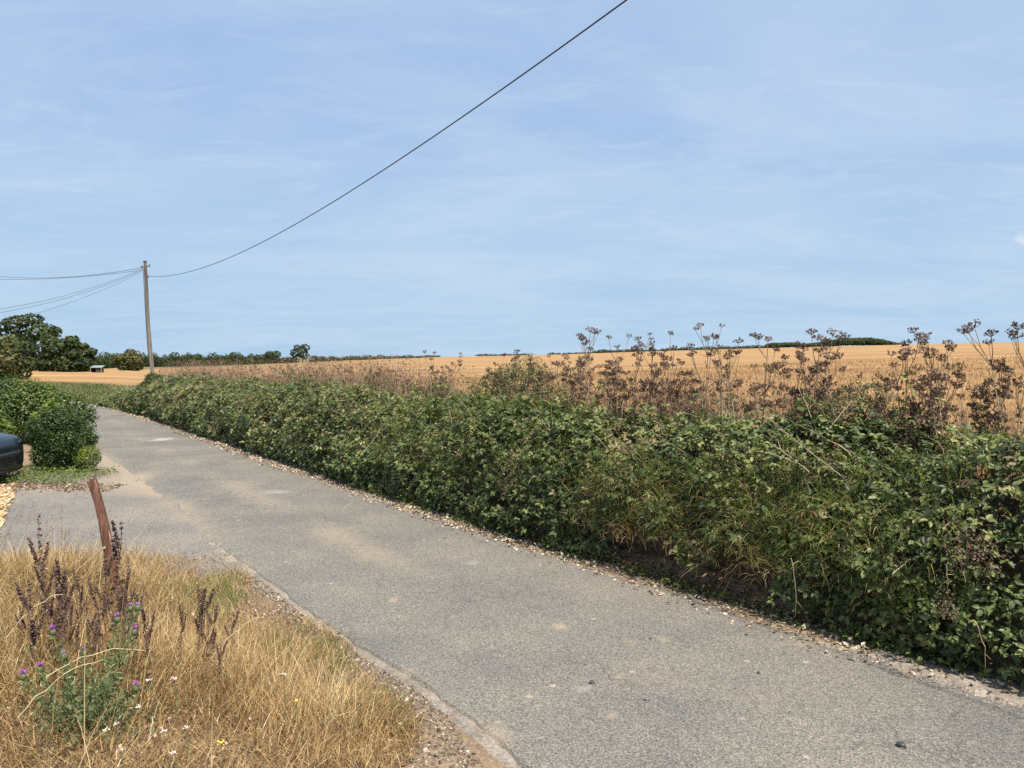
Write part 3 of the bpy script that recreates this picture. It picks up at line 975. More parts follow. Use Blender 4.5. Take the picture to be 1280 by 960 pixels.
def hedge_leaves(sa, sb, size, lai, tpl, tri=True):
    area_leaf = .34 * size * size * (3 if tri else 1)
    n = int(lai * (sb - sa) * PROF_L / area_leaf)
    s = rng.uniform(sa, sb, n); t = rng.uniform(.0, .94, n) ** 1.05
    dep = np.abs(rng.normal(0, .085, n)) - rng.exponential(.03, n)
    P, N, over = hedge_surf(s, t, dep)
    P += rng.normal(0, .015, (n, 3))
    keep_ = ~((over > rng.random(n) * .8) & (t < .125 + .06 * noise(s * 3, 0)))
    clump = noise(s * 3.2, t * 16, 0, 91) + .5 * noise(s * 8, t * 40, 0, 92)
    keep_ &= clump > -.8 + rng.random(n) * .5
    P, N, s, t, dep = P[keep_], N[keep_], s[keep_], t[keep_], dep[keep_]
    n = len(P)
    Nn = nrm(.55 * N + np.array([0.02, -.12, .62]) + .42 * rng.normal(size=(n, 3)))
    A = nrm(rng.normal(size=(n, 3)) + np.array([-.3, -.2, -.5]))
    # colour
    sp = fbm(P[:, 0] * .9, P[:, 1] * .9, P[:, 2] * 1.4, 101)
    c = .40 + .26 * sp + .19 * rng.normal(size=n)
    c += .16 * (noise(P[:, 0] * 2.5, P[:, 1] * 2.5, P[:, 2] * 2.5, 104) > .35)
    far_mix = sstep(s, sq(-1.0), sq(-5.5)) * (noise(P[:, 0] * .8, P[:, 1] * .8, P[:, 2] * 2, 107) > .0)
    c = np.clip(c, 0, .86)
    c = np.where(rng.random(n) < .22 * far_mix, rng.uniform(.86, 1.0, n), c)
    br = (rng.random(n) < .012) | ((noise(P[:, 0] * 1.7, P[:, 1] * 1.7, P[:, 2] * 2.2, 105) > .68) & (rng.random(n) < .6))
    c = np.where(br, rng.uniform(.85, 1, n), c)
    S = size * rng.uniform(.6, 1.25, n) * (1 + .32 * noise(P[:, 0] * 1.6, P[:, 1] * 1.6, P[:, 2] * 2.2, 111))
    if not tri:
        return [scatter(P, A, Nn, S, tpl, c)], (P, A, Nn, S, c)
    Np = nrm(Nn); Ap = nrm(A - (A * Np).sum(1, keepdims=True) * Np); Bp = np.cross(Np, Ap)
    out = []
    for k, (off, ang) in enumerate(TRI_OFF):
        A2 = Ap * cos(ang) + Bp * sin(ang)
        N2 = nrm(Np + .25 * rng.normal(size=(n, 3)))
        out.append(scatter(P + A2 * (S * .12)[:, None], A2, N2, S * (1.0 if k == 0 else .82), tpl, np.clip(c + .03 * rng.normal(size=n), 0, 1)))
    return out, (P, A, Nn, S, c)


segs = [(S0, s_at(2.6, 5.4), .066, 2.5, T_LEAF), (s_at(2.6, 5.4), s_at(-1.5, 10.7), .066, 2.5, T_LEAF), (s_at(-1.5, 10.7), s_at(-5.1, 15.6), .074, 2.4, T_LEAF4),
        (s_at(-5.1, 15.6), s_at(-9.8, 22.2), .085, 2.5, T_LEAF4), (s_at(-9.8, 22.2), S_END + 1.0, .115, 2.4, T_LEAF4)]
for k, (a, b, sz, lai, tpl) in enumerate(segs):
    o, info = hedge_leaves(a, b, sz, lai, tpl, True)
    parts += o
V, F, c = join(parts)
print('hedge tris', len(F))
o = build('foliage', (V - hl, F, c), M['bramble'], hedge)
o['kind'] = 'stuff'

# 300 large bramble leaves nearest the lane and the camera: one object each
lm = []
for k in range(5):
    q = []
    for off, ang in TRI_OFF:
        A2 = np.array([[cos(ang), sin(ang), -.15]])
        q.append(scatter(A2 * .18, A2, np.array([[0, 0, 1.]]) + .22 * rng.normal(size=(1, 3)), 1.0 if ang == 0 else .85, T_LEAF, [.40 + .09 * k]))
    V, F, c = join(q)
    me = mesh_np('leaf', V, F, c); me.materials.append(M['bramble'])
    lm.append(me)
cnt = 0
from mathutils import Matrix, Vector
while cnt < 300:
    s = rng.uniform(s_at(3.5, 4.3), s_at(1.2, 7.3)); t = rng.uniform(.08, .62)
    P, N, ov = hedge_surf(np.array([s]), np.array([t]), -.035)
    if ov[0] > .5 and t < .25: continue
    Nn = nrm(.5 * N[0] + np.array([0, -.1, .75]) + .3 * rng.normal(size=3)); A = rng.normal(size=3) + np.array([-.5, -.5, -.3])
    A = nrm(A - (A @ Nn) * Nn); B = np.cross(Nn, A)
    o = bpy.data.objects.new('leaf', lm[cnt % 5]); COL.objects.link(o)
    o.parent = hedge
    sz = rng.uniform(.055, .075)
    Mx = np.eye(4); Mx[:3, 0] = A * sz; Mx[:3, 1] = B * sz; Mx[:3, 2] = Nn * sz; Mx[:3, 3] = P[0] - hl
    o.matrix_local = Matrix(Mx.tolist())
    cnt += 1

# long grass growing through the hedge
def hedge_grass(name, windows, L, label, mat, cr=(.3, .9), droop=(1.2, 2.3), W=.006):
    q = []
    for (sa, sb, ta, tb, n) in windows:
        s = rng.uniform(sa, sb, n); t = rng.uniform(ta, tb, n)
        P, N, _ = hedge_surf(s, t, .02)
        az = np.arctan2(N[:, 1], N[:, 0]) + rng.normal(0, .7, n)
        az = np.where(np.abs(N[:, 0]) + np.abs(N[:, 1]) < .2, rng.uniform(0, 2 * pi, n), az)
        q.append(blades(P, az, rng.uniform(*L, n), W * rng.uniform(.6, 1.3, n), rng.uniform(.1, .9, n), rng.uniform(*droop, n), rng.uniform(*cr, n), 4))
    return tag(build(name, join(q), mat), label, 'grass', kind='stuff')


sa = lambda x, y: s_at(x, y)
hedge_grass('hedge_grass', [(S_A - .9, S_B + .7, .12, .36, 1700), (sa(2.9, 5.0), S_A, .1, .45, 900), (sa(.5, 8.1), sa(-2.5, 12), .15, .6, 1500), (sa(-2, 11.5), sa(-16, 30.5), .1, .75, 3500), (S0, sa(2.9, 5), .05, .6, 500)],
            (.18, .42), 'yellow-green grass hanging out through the bramble hedge', M['green_blade'])
hedge_grass('hedge_straw', [(S_A - 1.2, S_B + .7, .08, .3, 800), (sa(2.9, 5), sa(-2, 11.5), .1, .9, 500), (sa(-2, 11.5), sa(-16, 30.5), .1, .95, 1500)],
            (.15, .4), 'dry straw blades tangled in the bramble hedge', M['straw'], (.3, .95))

# arching bramble shoots standing out of the hedge
q = []; ql = []
for k in range(170):
    s = float(rng.uniform(sa(3.3, 4.6), sa(-7, 18))); t = float(rng.uniform(.25, .72))
    P, N, _ = hedge_surf(np.array([s]), np.array([t]), .02)
    x_, y_, tx_, ty_, nx_, ny_ = edge_at(s)
    side = np.array([float(tx_), float(ty_), 0]) * rng.normal(0, .28)
    L = rng.uniform(.16, .38)
    out = N[0] * L * .5 + side + np.array([0, 0, L * rng.uniform(.2, .9)])
    tip = out + np.array([-float(nx_) * L * .45, -float(ny_) * L * .45, -L * rng.uniform(.2, .9)])
    tv_ = np.linspace(0, 1, 8)[:, None]
    w = P[0] + 2 * tv_ * (1 - tv_) * out + tv_ ** 2 * (out * .8 + tip * .5)
    q.append(tube(w, np.linspace(.0035, .0014, 8), 4, rng.uniform(.3, .7), False))
    m = 9
    i = rng.uniform(.15, 1, m)
    Pq = np.stack([np.interp(i, tv_[:, 0], w[:, j]) for j in range(3)], 1)
    cc = np.clip(rng.uniform(.45, .8) + .08 * rng.normal(size=m * 3), 0, .85)
    Nq = nrm(np.array([0, -.1, 1.]) + .4 * rng.normal(size=(m, 3))); A0 = nrm(rng.normal(size=(m, 3)) * [1, 1, .3])
    for kk, (off, ang) in enumerate(TRI_OFF):
        Bq = np.cross(Nq, A0)
        A2 = A0 * cos(ang) + Bq * sin(ang)
        ql.append(scatter(Pq + A2 * .008, A2, Nq + .2 * rng.normal(size=(m, 3)), rng.uniform(.032, .055, m), T_LEAF, cc[kk * m:(kk + 1) * m]))
V, F, c = join(q)
o = build('shoot_stems', (V - hl, F, c), M['dead_stem'], hedge); o['kind'] = 'stuff'
V, F, c = join(ql)
o = build('shoot_leaves', (V - hl, F, c), M['bramble'], hedge); o['kind'] = 'stuff'

# dead pale sticks lying over the hedge
def pt_hedge(x, z, off=.03):
    """front-surface point of hedge at photo column x and height z"""
    best = None
    for s in np.linspace(sa(4, 3.7), S_END, 260):
        P, N, _ = hedge_surf(np.array([s]), np.array([.5 * np.clip(z / 1.6, 0, 1) + .05]), -off)
        u = 640 + 950 * P[0, 0] / P[0, 1]
        if best is None or abs(u - x) < best[0]:
            best = (abs(u - x), P[0])
    return best[1]


def arc(p, q, bow, n=8, jit=.012):
    t = np.linspace(0, 1, n)[:, None]
    w = p * (1 - t) + q * t + bow * (4 * t * (1 - t))
    w[1:-1] += rng.normal(0, jit, (n - 2, 3))
    return w


def img(x, y, D):
    return np.array(px(x, y, D))


sticks = [((1027, 560), (1065, 500), 6.6), ((1022, 540), (998, 484), 6.8), ((1075, 610), (960, 520), 6.1), ((1013, 590), (965, 555), 6.2), ((915, 500), (925, 575), 7.3), ((780, 500), (768, 565), 8.6), ((745, 545), (770, 580), 8.4),
          ((450, 570), (480, 530), 12.0), ((560, 500), (575, 590), 10.8), ((575, 480), (545, 520), 11.6), ((992, 700), (998, 775), 5.9), ((1120, 720), (1140, 700), 5.4), ((1190, 705), (1192, 745), 5.0), ((1225, 780), (1240, 840), 4.75)]
for k, (p, q, D) in enumerate(sticks):
    w = arc(img(*p, D), img(*q, D + .15), np.array([rng.normal(0, .02), -.03, .02]), 8, .005)
    q_ = [tube(w, np.linspace(.0036, .0014, len(w)), 4, .95)]
    for b_ in range(2):
        i = 3 + 2 * b_
        e = w[min(i, 7)] + (w[min(i, 7)] - w[min(i, 7) - 1]) * 1.2 + np.array([rng.normal(0, .045), rng.normal(0, .03), .04])
        q_.append(tube(arc(w[min(i, 7)], e, np.zeros(3), 4, .004), np.linspace(.002, .001, 4), 3, .9))
    V, F, c = join(q_)
    build('dry_twig', (V - hl, F, c), M['dead_stem'], hedge)

n = 700
P = img(1222, 690, 5.05) + rng.normal(0, 1, (n, 3)) * [.13, .07, .10]
P = np.concatenate([P, img(1030, 585, 6.35) + rng.normal(0, 1, (500, 3)) * [.12, .06, .08], img(1190, 760, 4.95) + rng.normal(0, 1, (160, 3)) * [.04, .03, .05]])
n = len(P)
o = build('dead_foliage', (lambda v: (v[0] - hl, v[1], v[2]))(scatter(P, rvec(n), rvec(n), rng.uniform(.010, .024, n), T_LEAF4, rng.uniform(.0, .42, n))), M['dead_stem'], hedge)
o['kind'] = 'stuff'

n = 3200
s = rng.uniform(S_A - .6, S_B + .7, n); x, y, tx, ty, nx, ny = edge_at(s)
d = rng.uniform(.25, .95, n)
X, Y = x + nx * d, y + ny * d
tag(build('bank_litter', scatter(np.stack([X, Y, np.maximum(height(X, Y), 0) + .012], 1), rvec(n), nrm(np.array([0, 0, 1.]) + .6 * rng.normal(size=(n, 3))), rng.uniform(.02, .055, n), T_LEAF4, rng.uniform(0, .75, n)), M['herb']),
    'brown dead leaves on the bare bank under the hedge overhang', 'leaf litter', kind='stuff')
for k in range(16):
    s = float(rng.uniform(S_A, S_B)); x, y, tx, ty, nx, ny = [float(v) for v in edge_at(s)]
    a = np.array([x + nx * .75, y + ny * .75, .42]); b = np.array([x + nx * .34 + rng.normal(0, .15), y + ny * .34 + rng.normal(0, .1), rng.uniform(.06, .2)])
    w = arc(a, b, np.array([-nx * .05, -ny * .05, .04]), 7, .012)
    build('root', tube(w - hl, np.linspace(.007, .002, 7), 4, rng.uniform(.1, .6)), M['dead_stem'], hedge)

# creeping weeds at the foot of the hedge on the lane side
n = 2600
s = rng.uniform(sa(3.3, 4.6), sa(-4, 14), n)
s = s[noise(s * 1.6, 3, 0, 55) > -.05]; n = len(s)
x, y, tx, ty, nx, ny = edge_at(s)
d = rng.normal(.28, .06, n)
P = np.stack([x + nx * d, y + ny * d, .02 + np.abs(rng.normal(0, .04, n))], 1)
tag(build('creeping_weed', scatter(P, rvec(n), nrm(np.array([0, -.1, 1.]) + .4 * rng.normal(size=(n, 3))), rng.uniform(.02, .05, n), T_LEAF, rng.uniform(.3, .9, n)), M['clipped']),
    'low green creeping weeds at the foot of the hedge', 'weeds', kind='stuff')

# rough mixed weeds: the grassy bank past the pole
s = rng.uniform(S_POLE - 4, S_END + 34, 26000); n = len(s)
x, y, tx, ty, nx, ny = edge_at(s)
d = rng.uniform(.1, 5.6, n)
X, Y = x + nx * d, y + ny * d
Z = height(X, Y)
c = np.clip(.66 + .25 * noise(X * .7, Y * .7) + .2 * rng.normal(size=n), 0, 1)
q = [blades(np.stack([X, Y, Z], 1), rng.uniform(0, 2 * pi, n), rng.uniform(.12, .30, n), .035, rng.uniform(.1, .5, n), rng.uniform(.2, 1.0, n), c, 2)]
tag(build('bank_grass', join(q), M['weed']), 'rough green grass on the low bank beyond the telegraph pole', 'grass', kind='stuff')
# weeds dotted through the rear half of the hedge
s = rng.uniform(sa(-3, 12.8), S_END, 15000); n = len(s); t = rng.uniform(.15, .9, n)
m = noise(s * .8, t * 5, 0, 66) > -.1
s, t = s[m], t[m]; n = len(s)
P, N, _ = hedge_surf(s, t, -.03)
v = scatter(P, rvec(n), nrm(N + [0, 0, .8] + .5 * rng.normal(size=(n, 3))), rng.uniform(.05, .10, n), T_LEAF4, np.clip(.75 + .28 * rng.normal(size=n), 0, 1))
tag(build('bank_weeds', v, M['weed']), 'pale flowering weeds mixed through the far part of the hedge', 'weeds', kind='stuff')


# ------------------------------------------------------------------ dead seed-headed stalks behind the hedge
def umbel(r, size, dark):
    q = []
    nray = r.integers(7, 12)
    for k in range(nray):
        a = k * 2.4 + r.uniform(-.3, .3); tilt = .25 + .85 * math.sqrt((k + .5) / nray)
        L = size * r.uniform(.75, 1.1)
        e = np.array([math.cos(a) * math.sin(tilt), math.sin(a) * math.sin(tilt), math.cos(tilt)]) * L
        q.append(tube(np.array([[0, 0, 0], e * .5 + [0, 0, -.004], e]), [.0022, .0018, .0015], 3, .35, False))
        m = r.integers(3, 6)
        cs = e + r.normal(0, size * .13, (m, 3))
        q.append(scatter(cs, nrm(r.normal(size=(m, 3))), nrm(r.normal(size=(m, 3))), r.uniform(.008, .017, m), T_OCT, r.uniform(dark[0], dark[1], m)))
    return join(q)


def stalk_plan(seed):
    r = np.random.default_rng(seed)
    h = 1.0
    lean = r.normal(0, .06, 2)
    zt = np.linspace(0, h, 9)
    pts = np.stack([lean[0] * zt + .02 * np.sin(zt * 5 + seed), lean[1] * zt + .02 * np.cos(zt * 4 + seed), zt], 1)
    q = [tube(pts, np.linspace(.009, .004, 9), 5, r.uniform(.2, .8))]
    tips = [pts[-1]]
    for k in range(r.integers(5, 9)):
        i = r.integers(3, 8)
        a = k * 2.4 + r.uniform(-.4, .4)
        L = r.uniform(.16, .42) * (1.1 - .3 * zt[i])
        e = pts[i] + np.array([math.cos(a) * L * .6, math.sin(a) * L * .6, L * .85])
        mid = (pts[i] + e) / 2 + np.array([math.cos(a), math.sin(a), -.3]) * .03
        q.append(tube(np.stack([pts[i], mid, e]), [.005, .004, .003], 4, r.uniform(.1, .6), False))
        tips.append(e)
        if r.random() < .5:
            a2 = a + r.uniform(-1, 1)
            e2 = mid + np.array([math.cos(a2) * .09, math.sin(a2) * .09, .10])
            q.append(tube(np.stack([mid, e2]), [.003, .002], 3, .3, False))
            tips.append(e2)
    # withered leaves hanging on the stem
    m = r.integers(25, 55)
    i = r.integers(1, 8, m)
    P = pts[i] + r.normal(0, .035, (m, 3))
    q.append(scatter(P, nrm(r.normal(size=(m, 3)) + [0, 0, -.8]), nrm(r.normal(size=(m, 3))), r.uniform(.02, .055, m), T_LEAF4, r.uniform(.1, .8, m)))
    for k in range(10):
        i = r.integers(2, 8); a = r.uniform(0, 6.28); L = r.uniform(.06, .2)
        q.append(tube(np.stack([pts[i], pts[i] + np.array([math.cos(a) * L * .7, math.sin(a) * L * .7, L * r.uniform(-.2, 1)])]), [.0025, .0012], 3, r.uniform(.3, .9), False))
    return join(q), np.array(tips)


UMB = []
for k in range(6):
    r = np.random.default_rng(100 + k)
    v = umbel(r, r.uniform(.032, .05), (0, .8) if k % 3 else (.3, 1))
    me = mesh_np('seed_head', *v[:2], v[2]); me.materials.append(M['seed'])
    UMB.append((me, v))
STK = []
for k in range(10):
    v, tips = stalk_plan(300 + k)
    me = mesh_np('stem', *v[:2], v[2]); me.materials.append(M['dead_stem'])
    r = np.random.default_rng(500 + k)
    heads = []
    for tp in tips:
        heads.append((tp, int(r.integers(0, 6)), r.uniform(.8, 1.3), r.uniform(0, 6.28), r.normal(0, .25, 2)))
    # joined version for far copies
    q = [v]
    seedq = []
    for tp, ui, sc, rz, tl in heads:
        hv, hf, hc = UMB[ui][1]
        R = np.array([[cos(rz), -sin(rz), 0], [sin(rz), cos(rz), 0], [0, 0, 1]])
        seedq.append(((hv * sc) @ R.T + tp, hf, .05 + hc * .6))
    jv = join(q + seedq)
    mj = mesh_np('dead_stalk', *jv[:2], jv[2]); mj.materials.append(M['seed2'] if 'seed2' in M else M['dead_stem'])
    STK.append((me, heads, mj))


def dead_stalk(x, y, z, h, k, rz, label, group, parts=True, name='dry_seed_stalk', cat='dead plant', lean=0.0):
    me, heads, mj = STK[k % 10]
    if not parts:
        o = bpy.data.objects.new(name, mj); COL.objects.link(o)
        o.location = (x, y, z); o.rotation_euler = (0, lean, rz); o.scale = (h * .8, h * .8, h)
        return tag(o, label, cat, group)
    root = empty(name, (x, y, z), rz)
    root.rotation_euler = (0, lean, rz)
    tag(root, label, cat, group)
    st = bpy.data.objects.new('stem', me); COL.objects.link(st); st.parent = root; st.scale = (h * .62, h * .62, h)
    for tp, ui, sc, r2, tl in heads:
        o = bpy.data.objects.new('seed_head', UMB[ui][0]); COL.objects.link(o); o.parent = root
        o.location = (tp[0] * h * .62, tp[1] * h * .62, tp[2] * h)
        o.rotation_euler = (tl[0], tl[1], r2); o.scale = (sc,) * 3
    return root


def stalk_at(xp, ytop, dd, k, label, group, parts=True, **kw):
    """stalk whose top shows at photo (xp, ytop), standing dd metres behind the lane edge"""
    best = None
    ss = np.linspace(sa(5, 2.7), S_END + 2, 700)
    x, y, tx, ty, nx, ny = edge_at(ss)
    X, Y = x + nx * dd, y + ny * dd
    u = 640 + 950 * X / np.maximum(Y, .1)
    i = int(np.argmin(np.abs(u - xp) + 1000 * (Y < 1)))
    X, Y = float(X[i]), float(Y[i])
    zt = H - (ytop - 446) / 950 * Y
    zg = float(height(np.array([X]), np.array([Y]))[0])
    h = max((zt - zg) / 1.11, .35)
    return dead_stalk(X, Y, zg, h, k, random.uniform(0, 6.28), label, group, parts, lean=random.gauss(0, .10), **kw)


singles = [
    (952, 408, 'tallest dead stalk with dense brown heads against the sky right of centre'),
    (727, 424, 'dead stalk with open dark seed heads left of the tangled clump'),
    (746, 415, 'dead stalk topped by black dotted umbels standing above the horizon'),
    (770, 420, 'dead stalk with spreading dotted umbels next to the tallest dark umbels'),
    (795, 424, 'dead stalk on the right side of the tangled brown clump'),
    (823, 421, 'upright dead stalk with three small dark heads on the skyline'),
    (813, 430, 'thin dead stalk just left of the upright three-headed one'),
    (887, 408, 'thin bare forked dead stalk rising above the skyline'),
    (901, 417, 'dead stalk with one round brown head on the skyline'),
    (917, 432, 'low dead stalk between the round head and the tallest stalk'),
    (993, 420, 'dead stalk with dark heads in front of the distant wood, left end'),
    (1010, 421, 'dead stalk with spreading dark heads in front of the distant wood'),
    (1021, 419, 'thin dead stalk with one head crossing the distant wood'),
    (1128, 440, 'dead stalk with a dense head over the stubble, right of the green shrub'),
    (1133, 427, 'slender dead stalk reaching the field skyline'),
    (1150, 440, 'dead stalk with broad brown heads over the stubble'),
    (1166, 421, 'tall thin dead stalk just touching the sky at right'),
    (1176, 430, 'dead stalk with drooping brown heads near the right side'),
    (1200, 444, 'dead stalk with a long dense brown head, second from the right group'),
    (1225, 468, 'short thin dead stalk near the right edge'),
    (1242, 482, 'short stout dead stalk with one round dark head at right'),
    (1262, 416, 'large dead stalk with heavy dark heads at the right edge'),
    (1276, 405, 'tallest dead stalk at the very right edge of the picture'),
    (540, 440, 'dead stalk with black umbels on the skyline left of centre'),
    (566, 446, 'dead stalk with two dark heads right of the black umbels'),
    (620, 447, 'dead stalk in front of the grey-green shrub, left side'),
    (660, 445, 'dead stalk at the right side of the grey-green shrub'),
    (695, 446, 'dead stalk between grey-green shrub and the tangled clump'),
]
for k, (xp, yt, lb) in enumerate(singles):
    stalk_at(xp, yt, random.uniform(1.15, 1.7), k, lb, 'dead seed-headed stalks behind the hedge')
# clump fillers: indistinguishable neighbours
zones = [(705, 850, 24, 440, 492, 'one of the tangled brown seed stalks in the clump left of the skyline heads', 'tangled brown stalks centre right'),
         (850, 960, 8, 455, 500, 'brown seed stalk in the thin group before the stubble, centre right', 'thin stalks before the stubble'),
         (960, 1110, 17, 440, 500, 'brown seed stalk in the thick clump around the right green shrub', 'brown stalks round the right shrub'),
         (1110, 1280, 9, 468, 505, 'low brown seed stalk in the row at the right end of the hedge', 'low stalks at the right end'),
         (480, 700, 24, 457, 485, 'brown seed stalk in the row around the centre shrubs', 'brown stalks round the centre shrubs')]
for (xa, xb, n, ya, yb, lb, gr) in zones:
    for k in range(n):
        stalk_at(random.uniform(xa, xb), random.uniform(ya, yb), random.uniform(1.2, 2.3), random.randint(0, 9), lb, gr, True)
for k in range(95):
    xp = random.uniform(225, 500) if k < 88 else random.uniform(196, 225)
    stalk_at(xp, random.uniform(457, 470) + (4 if xp < 260 else 0), random.uniform(1.2, 2.6), random.randint(0, 9), 'reddish brown dead stalk in the dense band behind the left half of the hedge', 'dense band of dead stalks', False)

# ------------------------------------------------------------------ low tangle of dead weeds along the hedge top
n = 60000
s = rng.uniform(sa(3.6, 4.3), S_END - 4, n)
s = s[rng.random(n) < np.clip(10 / np.maximum(np.hypot(*edge_at(s)[:2]), 5), .4, 1)]
n = len(s)
x, y, tx, ty, nx, ny = edge_at(s)
dens = .5 + .5 * noise(s * .9, 0, 0, 301) + .35 * noise(s * 2.6, 0, 0, 302)
left = sstep(s, sa(-1.5, 10.7), sa(-4, 14))
mid = np.exp(-((s - sa(.6, 8.0)) / 1.3) ** 2)
dens = dens * (.5 + 1.3 * left + .8 * mid)
ok = rng.random(n) < dens
x, y, nx, ny, s, left, mid, dens = [q[ok] for q in (x, y, nx, ny, s, left, mid, dens)]
n = len(s)
d = rng.uniform(1.25, 2.5, n)
X, Y = x + nx * d, y + ny * d
hmax = (.40 + .30 * np.minimum(dens, 1) + .22 * left) * rng.random(n) ** .6
Zg = height(X, Y)
kq = rng.random(n) < .45
q = [blades(np.stack([X, Y, Zg + .2], 1)[kq], rng.uniform(0, 6.28, kq.sum()), (hmax[kq] + .25) * 1.1, .0055, rng.uniform(.05, .5, kq.sum()), rng.uniform(-.2, .5, kq.sum()), rng.uniform(.05, .8, kq.sum()), 2)]
P = np.stack([X, Y, Zg + .35 + hmax], 1)[~kq]
q.append(scatter(P, rvec(len(P)), rvec(len(P)), rng.uniform(.014, .045, len(P)), T_LEAF4, rng.uniform(0, .6, len(P))))
tag(build('dead_weed_tangle', join(q), M['dead_stem']), 'low tangle of reddish brown dead weeds along the top of the hedge', 'weeds', kind='stuff')

# ------------------------------------------------------------------ leafy shrubs
def leaf_mass(blobs, n, size, tpl, cbase=.4, cvar=.2, up=.5, shell=.22, topc=0.0, seed=0, flat=1.0, core=0.0):
    """leaves on the shells of overlapping ellipsoids: blobs = (x,y,z,rx,ry,rz)"""
    r = np.random.default_rng(seed)
    B = np.array(blobs, float)
    w = (B[:, 3] * B[:, 4] + B[:, 3] * B[:, 5] + B[:, 4] * B[:, 5]); w /= w.sum()
    k = r.choice(len(B), n, p=w)
    D = nrm(r.normal(size=(n, 3)))
    rad = 1 - np.abs(r.normal(0, shell, n)) + r.normal(0, .05, n)
    P = B[k, :3] + D * B[k, 3:6] * rad[:, None]
    # drop leaves deep inside another blob
    ins = np.zeros(n, bool)
    for q in B:
        e = (((P - q[:3]) / q[3:6]) ** 2).sum(1)
        ins |= e < .45
    P, D, k = P[~ins], D[~ins], k[~ins]; n = len(P)
    N = nrm(D + np.array([0, 0, up]) + .55 * r.normal(size=(n, 3)))
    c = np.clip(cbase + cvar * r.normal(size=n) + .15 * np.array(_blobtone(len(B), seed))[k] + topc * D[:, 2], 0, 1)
    outer = scatter(P, nrm(r.normal(size=(n, 3)) + [0, 0, -.3]), N, size * r.uniform(.6, 1.3, n), tpl, c)
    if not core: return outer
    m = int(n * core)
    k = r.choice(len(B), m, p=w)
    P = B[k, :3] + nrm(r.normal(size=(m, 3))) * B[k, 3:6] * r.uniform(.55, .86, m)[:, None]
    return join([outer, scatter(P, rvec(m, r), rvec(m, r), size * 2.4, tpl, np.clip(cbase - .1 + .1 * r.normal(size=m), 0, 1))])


def _blobtone(n, seed):
    return np.random.default_rng(seed + 999).uniform(-1, 1, n)


def shrub_blobs(w, dpt, h, n, seed, rmin=.18, rmax=.34):
    r = np.random.default_rng(seed)
    out = [(0, 0, h * .45, w * .40, dpt * .40, h * .44)]
    for k in range(n):
        D = nrm(r.normal(size=3)); D[2] = abs(D[2]) * 1.1 - .25
        q = r.uniform(rmin, rmax)
        out.append((D[0] * w * .36, D[1] * dpt * .36, max(h * .48 + D[2] * h * .38, q * h * .6), q * w, q * dpt, q * h * .8))
    return out


def shrub(name, loc, w, dpt, h, nb, nl, size, mat, label, cat='bush', seed=1, tpl=T_LEAF4, stems=5, skirt=False, **kw):
    root = tag(empty(name, loc), label, cat)
    bl_ = shrub_blobs(w, dpt, h, nb, seed)
    if skirt:
        bl_ += [(cos(a) * w * .27, sin(a) * dpt * .27, h * .24, w * .24, dpt * .24, h * .26) for a in np.arange(0, 6.2, .8)]
    v = leaf_mass(bl_, nl, size, tpl, seed=seed, **kw)
    v[0][:, 2] = np.maximum(v[0][:, 2], .01)
    o = build('foliage', v, mat, root)
    q = []
    for k in range(stems):
        a = k * 2.4
        e = np.array([cos(a) * w * .28, sin(a) * dpt * .28, h * .75])
        q.append(tube(arc(np.array([cos(a) * .05, sin(a) * .05, 0]), e, np.array([0, 0, .0]), 6, .02 * w), np.linspace(.02, .005, 6) * max(w, .6), 5, .4))
    build('stems', join(q), M['bark'], root)
    return root


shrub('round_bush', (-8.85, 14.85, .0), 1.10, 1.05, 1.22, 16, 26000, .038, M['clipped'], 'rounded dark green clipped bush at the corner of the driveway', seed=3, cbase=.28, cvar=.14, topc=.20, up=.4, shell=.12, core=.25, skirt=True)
shrub('low_conifer', (-8.12, 14.5, .0), .50, .40, .50, 9, 7000, .032, M['clipped'], 'small feathery green tuft at the right foot of the round bush', 'shrub', 5, cbase=.74, cvar=.16, up=1.2, shell=.5)
shrub('yellow_shrub', (-10.25, 16.8, .0), .75, .6, 1.18, 7, 4200, .06, M['clipped'], 'yellow-green leafy shrub showing above the round bush', 'shrub', 6, cbase=.85, cvar=.15, core=.3)
shrub('yellow_leaved_shrub', (-11.0, 15.8, .0), 1.1, .8, 1.2, 7, 9000, .06, M['clipped'], 'yellow-green leafy shrub above the dark car', 'shrub', 8, cbase=.7, cvar=.2)
shrub('grey_green_shrub', (*[float(q) for q in (lambda e: (e[0] + e[4] * 1.7, e[1] + e[5] * 1.7))(edge_at(sa(-1.25, 10.4)))], .9), 1.35, .9, 1.38, 12, 26000, .030, M['weed'], 'grey-green twiggy shrub behind the middle of the hedge', 'shrub', 11, cbase=.42, cvar=.25, shell=.36, stems=14)
shrub('small_green_shrub', (*[float(q) for q in (lambda e: (e[0] + e[4] * 1.6, e[1] + e[5] * 1.6))(edge_at(sa(-2.6, 12.3)))], .9), .7, .6, 1.05, 6, 4500, .045, M['weed'], 'small green shrub left of the grey-green shrub', 'shrub', 12, cbase=.2, cvar=.2, shell=.4, stems=8)
shrub('right_green_shrub', (*[float(q) for q in (lambda e: (e[0] + e[4] * 1.5, e[1] + e[5] * 1.5))(edge_at(sa(1.95, 6.2)))], .9), 1.0, .7, 1.12, 9, 16000, .026, M['weed'], 'green sapling shrub among the dead stalks at right', 'shrub', 13, cbase=.40, cvar=.25, shell=.38, stems=12)
shrub('pole_shrub', (-13.9, 29.4, .8), 1.0, .8, .8, 6, 3500, .07, M['weed'], 'dark green shrub beside the telegraph pole', 'shrub', 14, cbase=.15, cvar=.2)

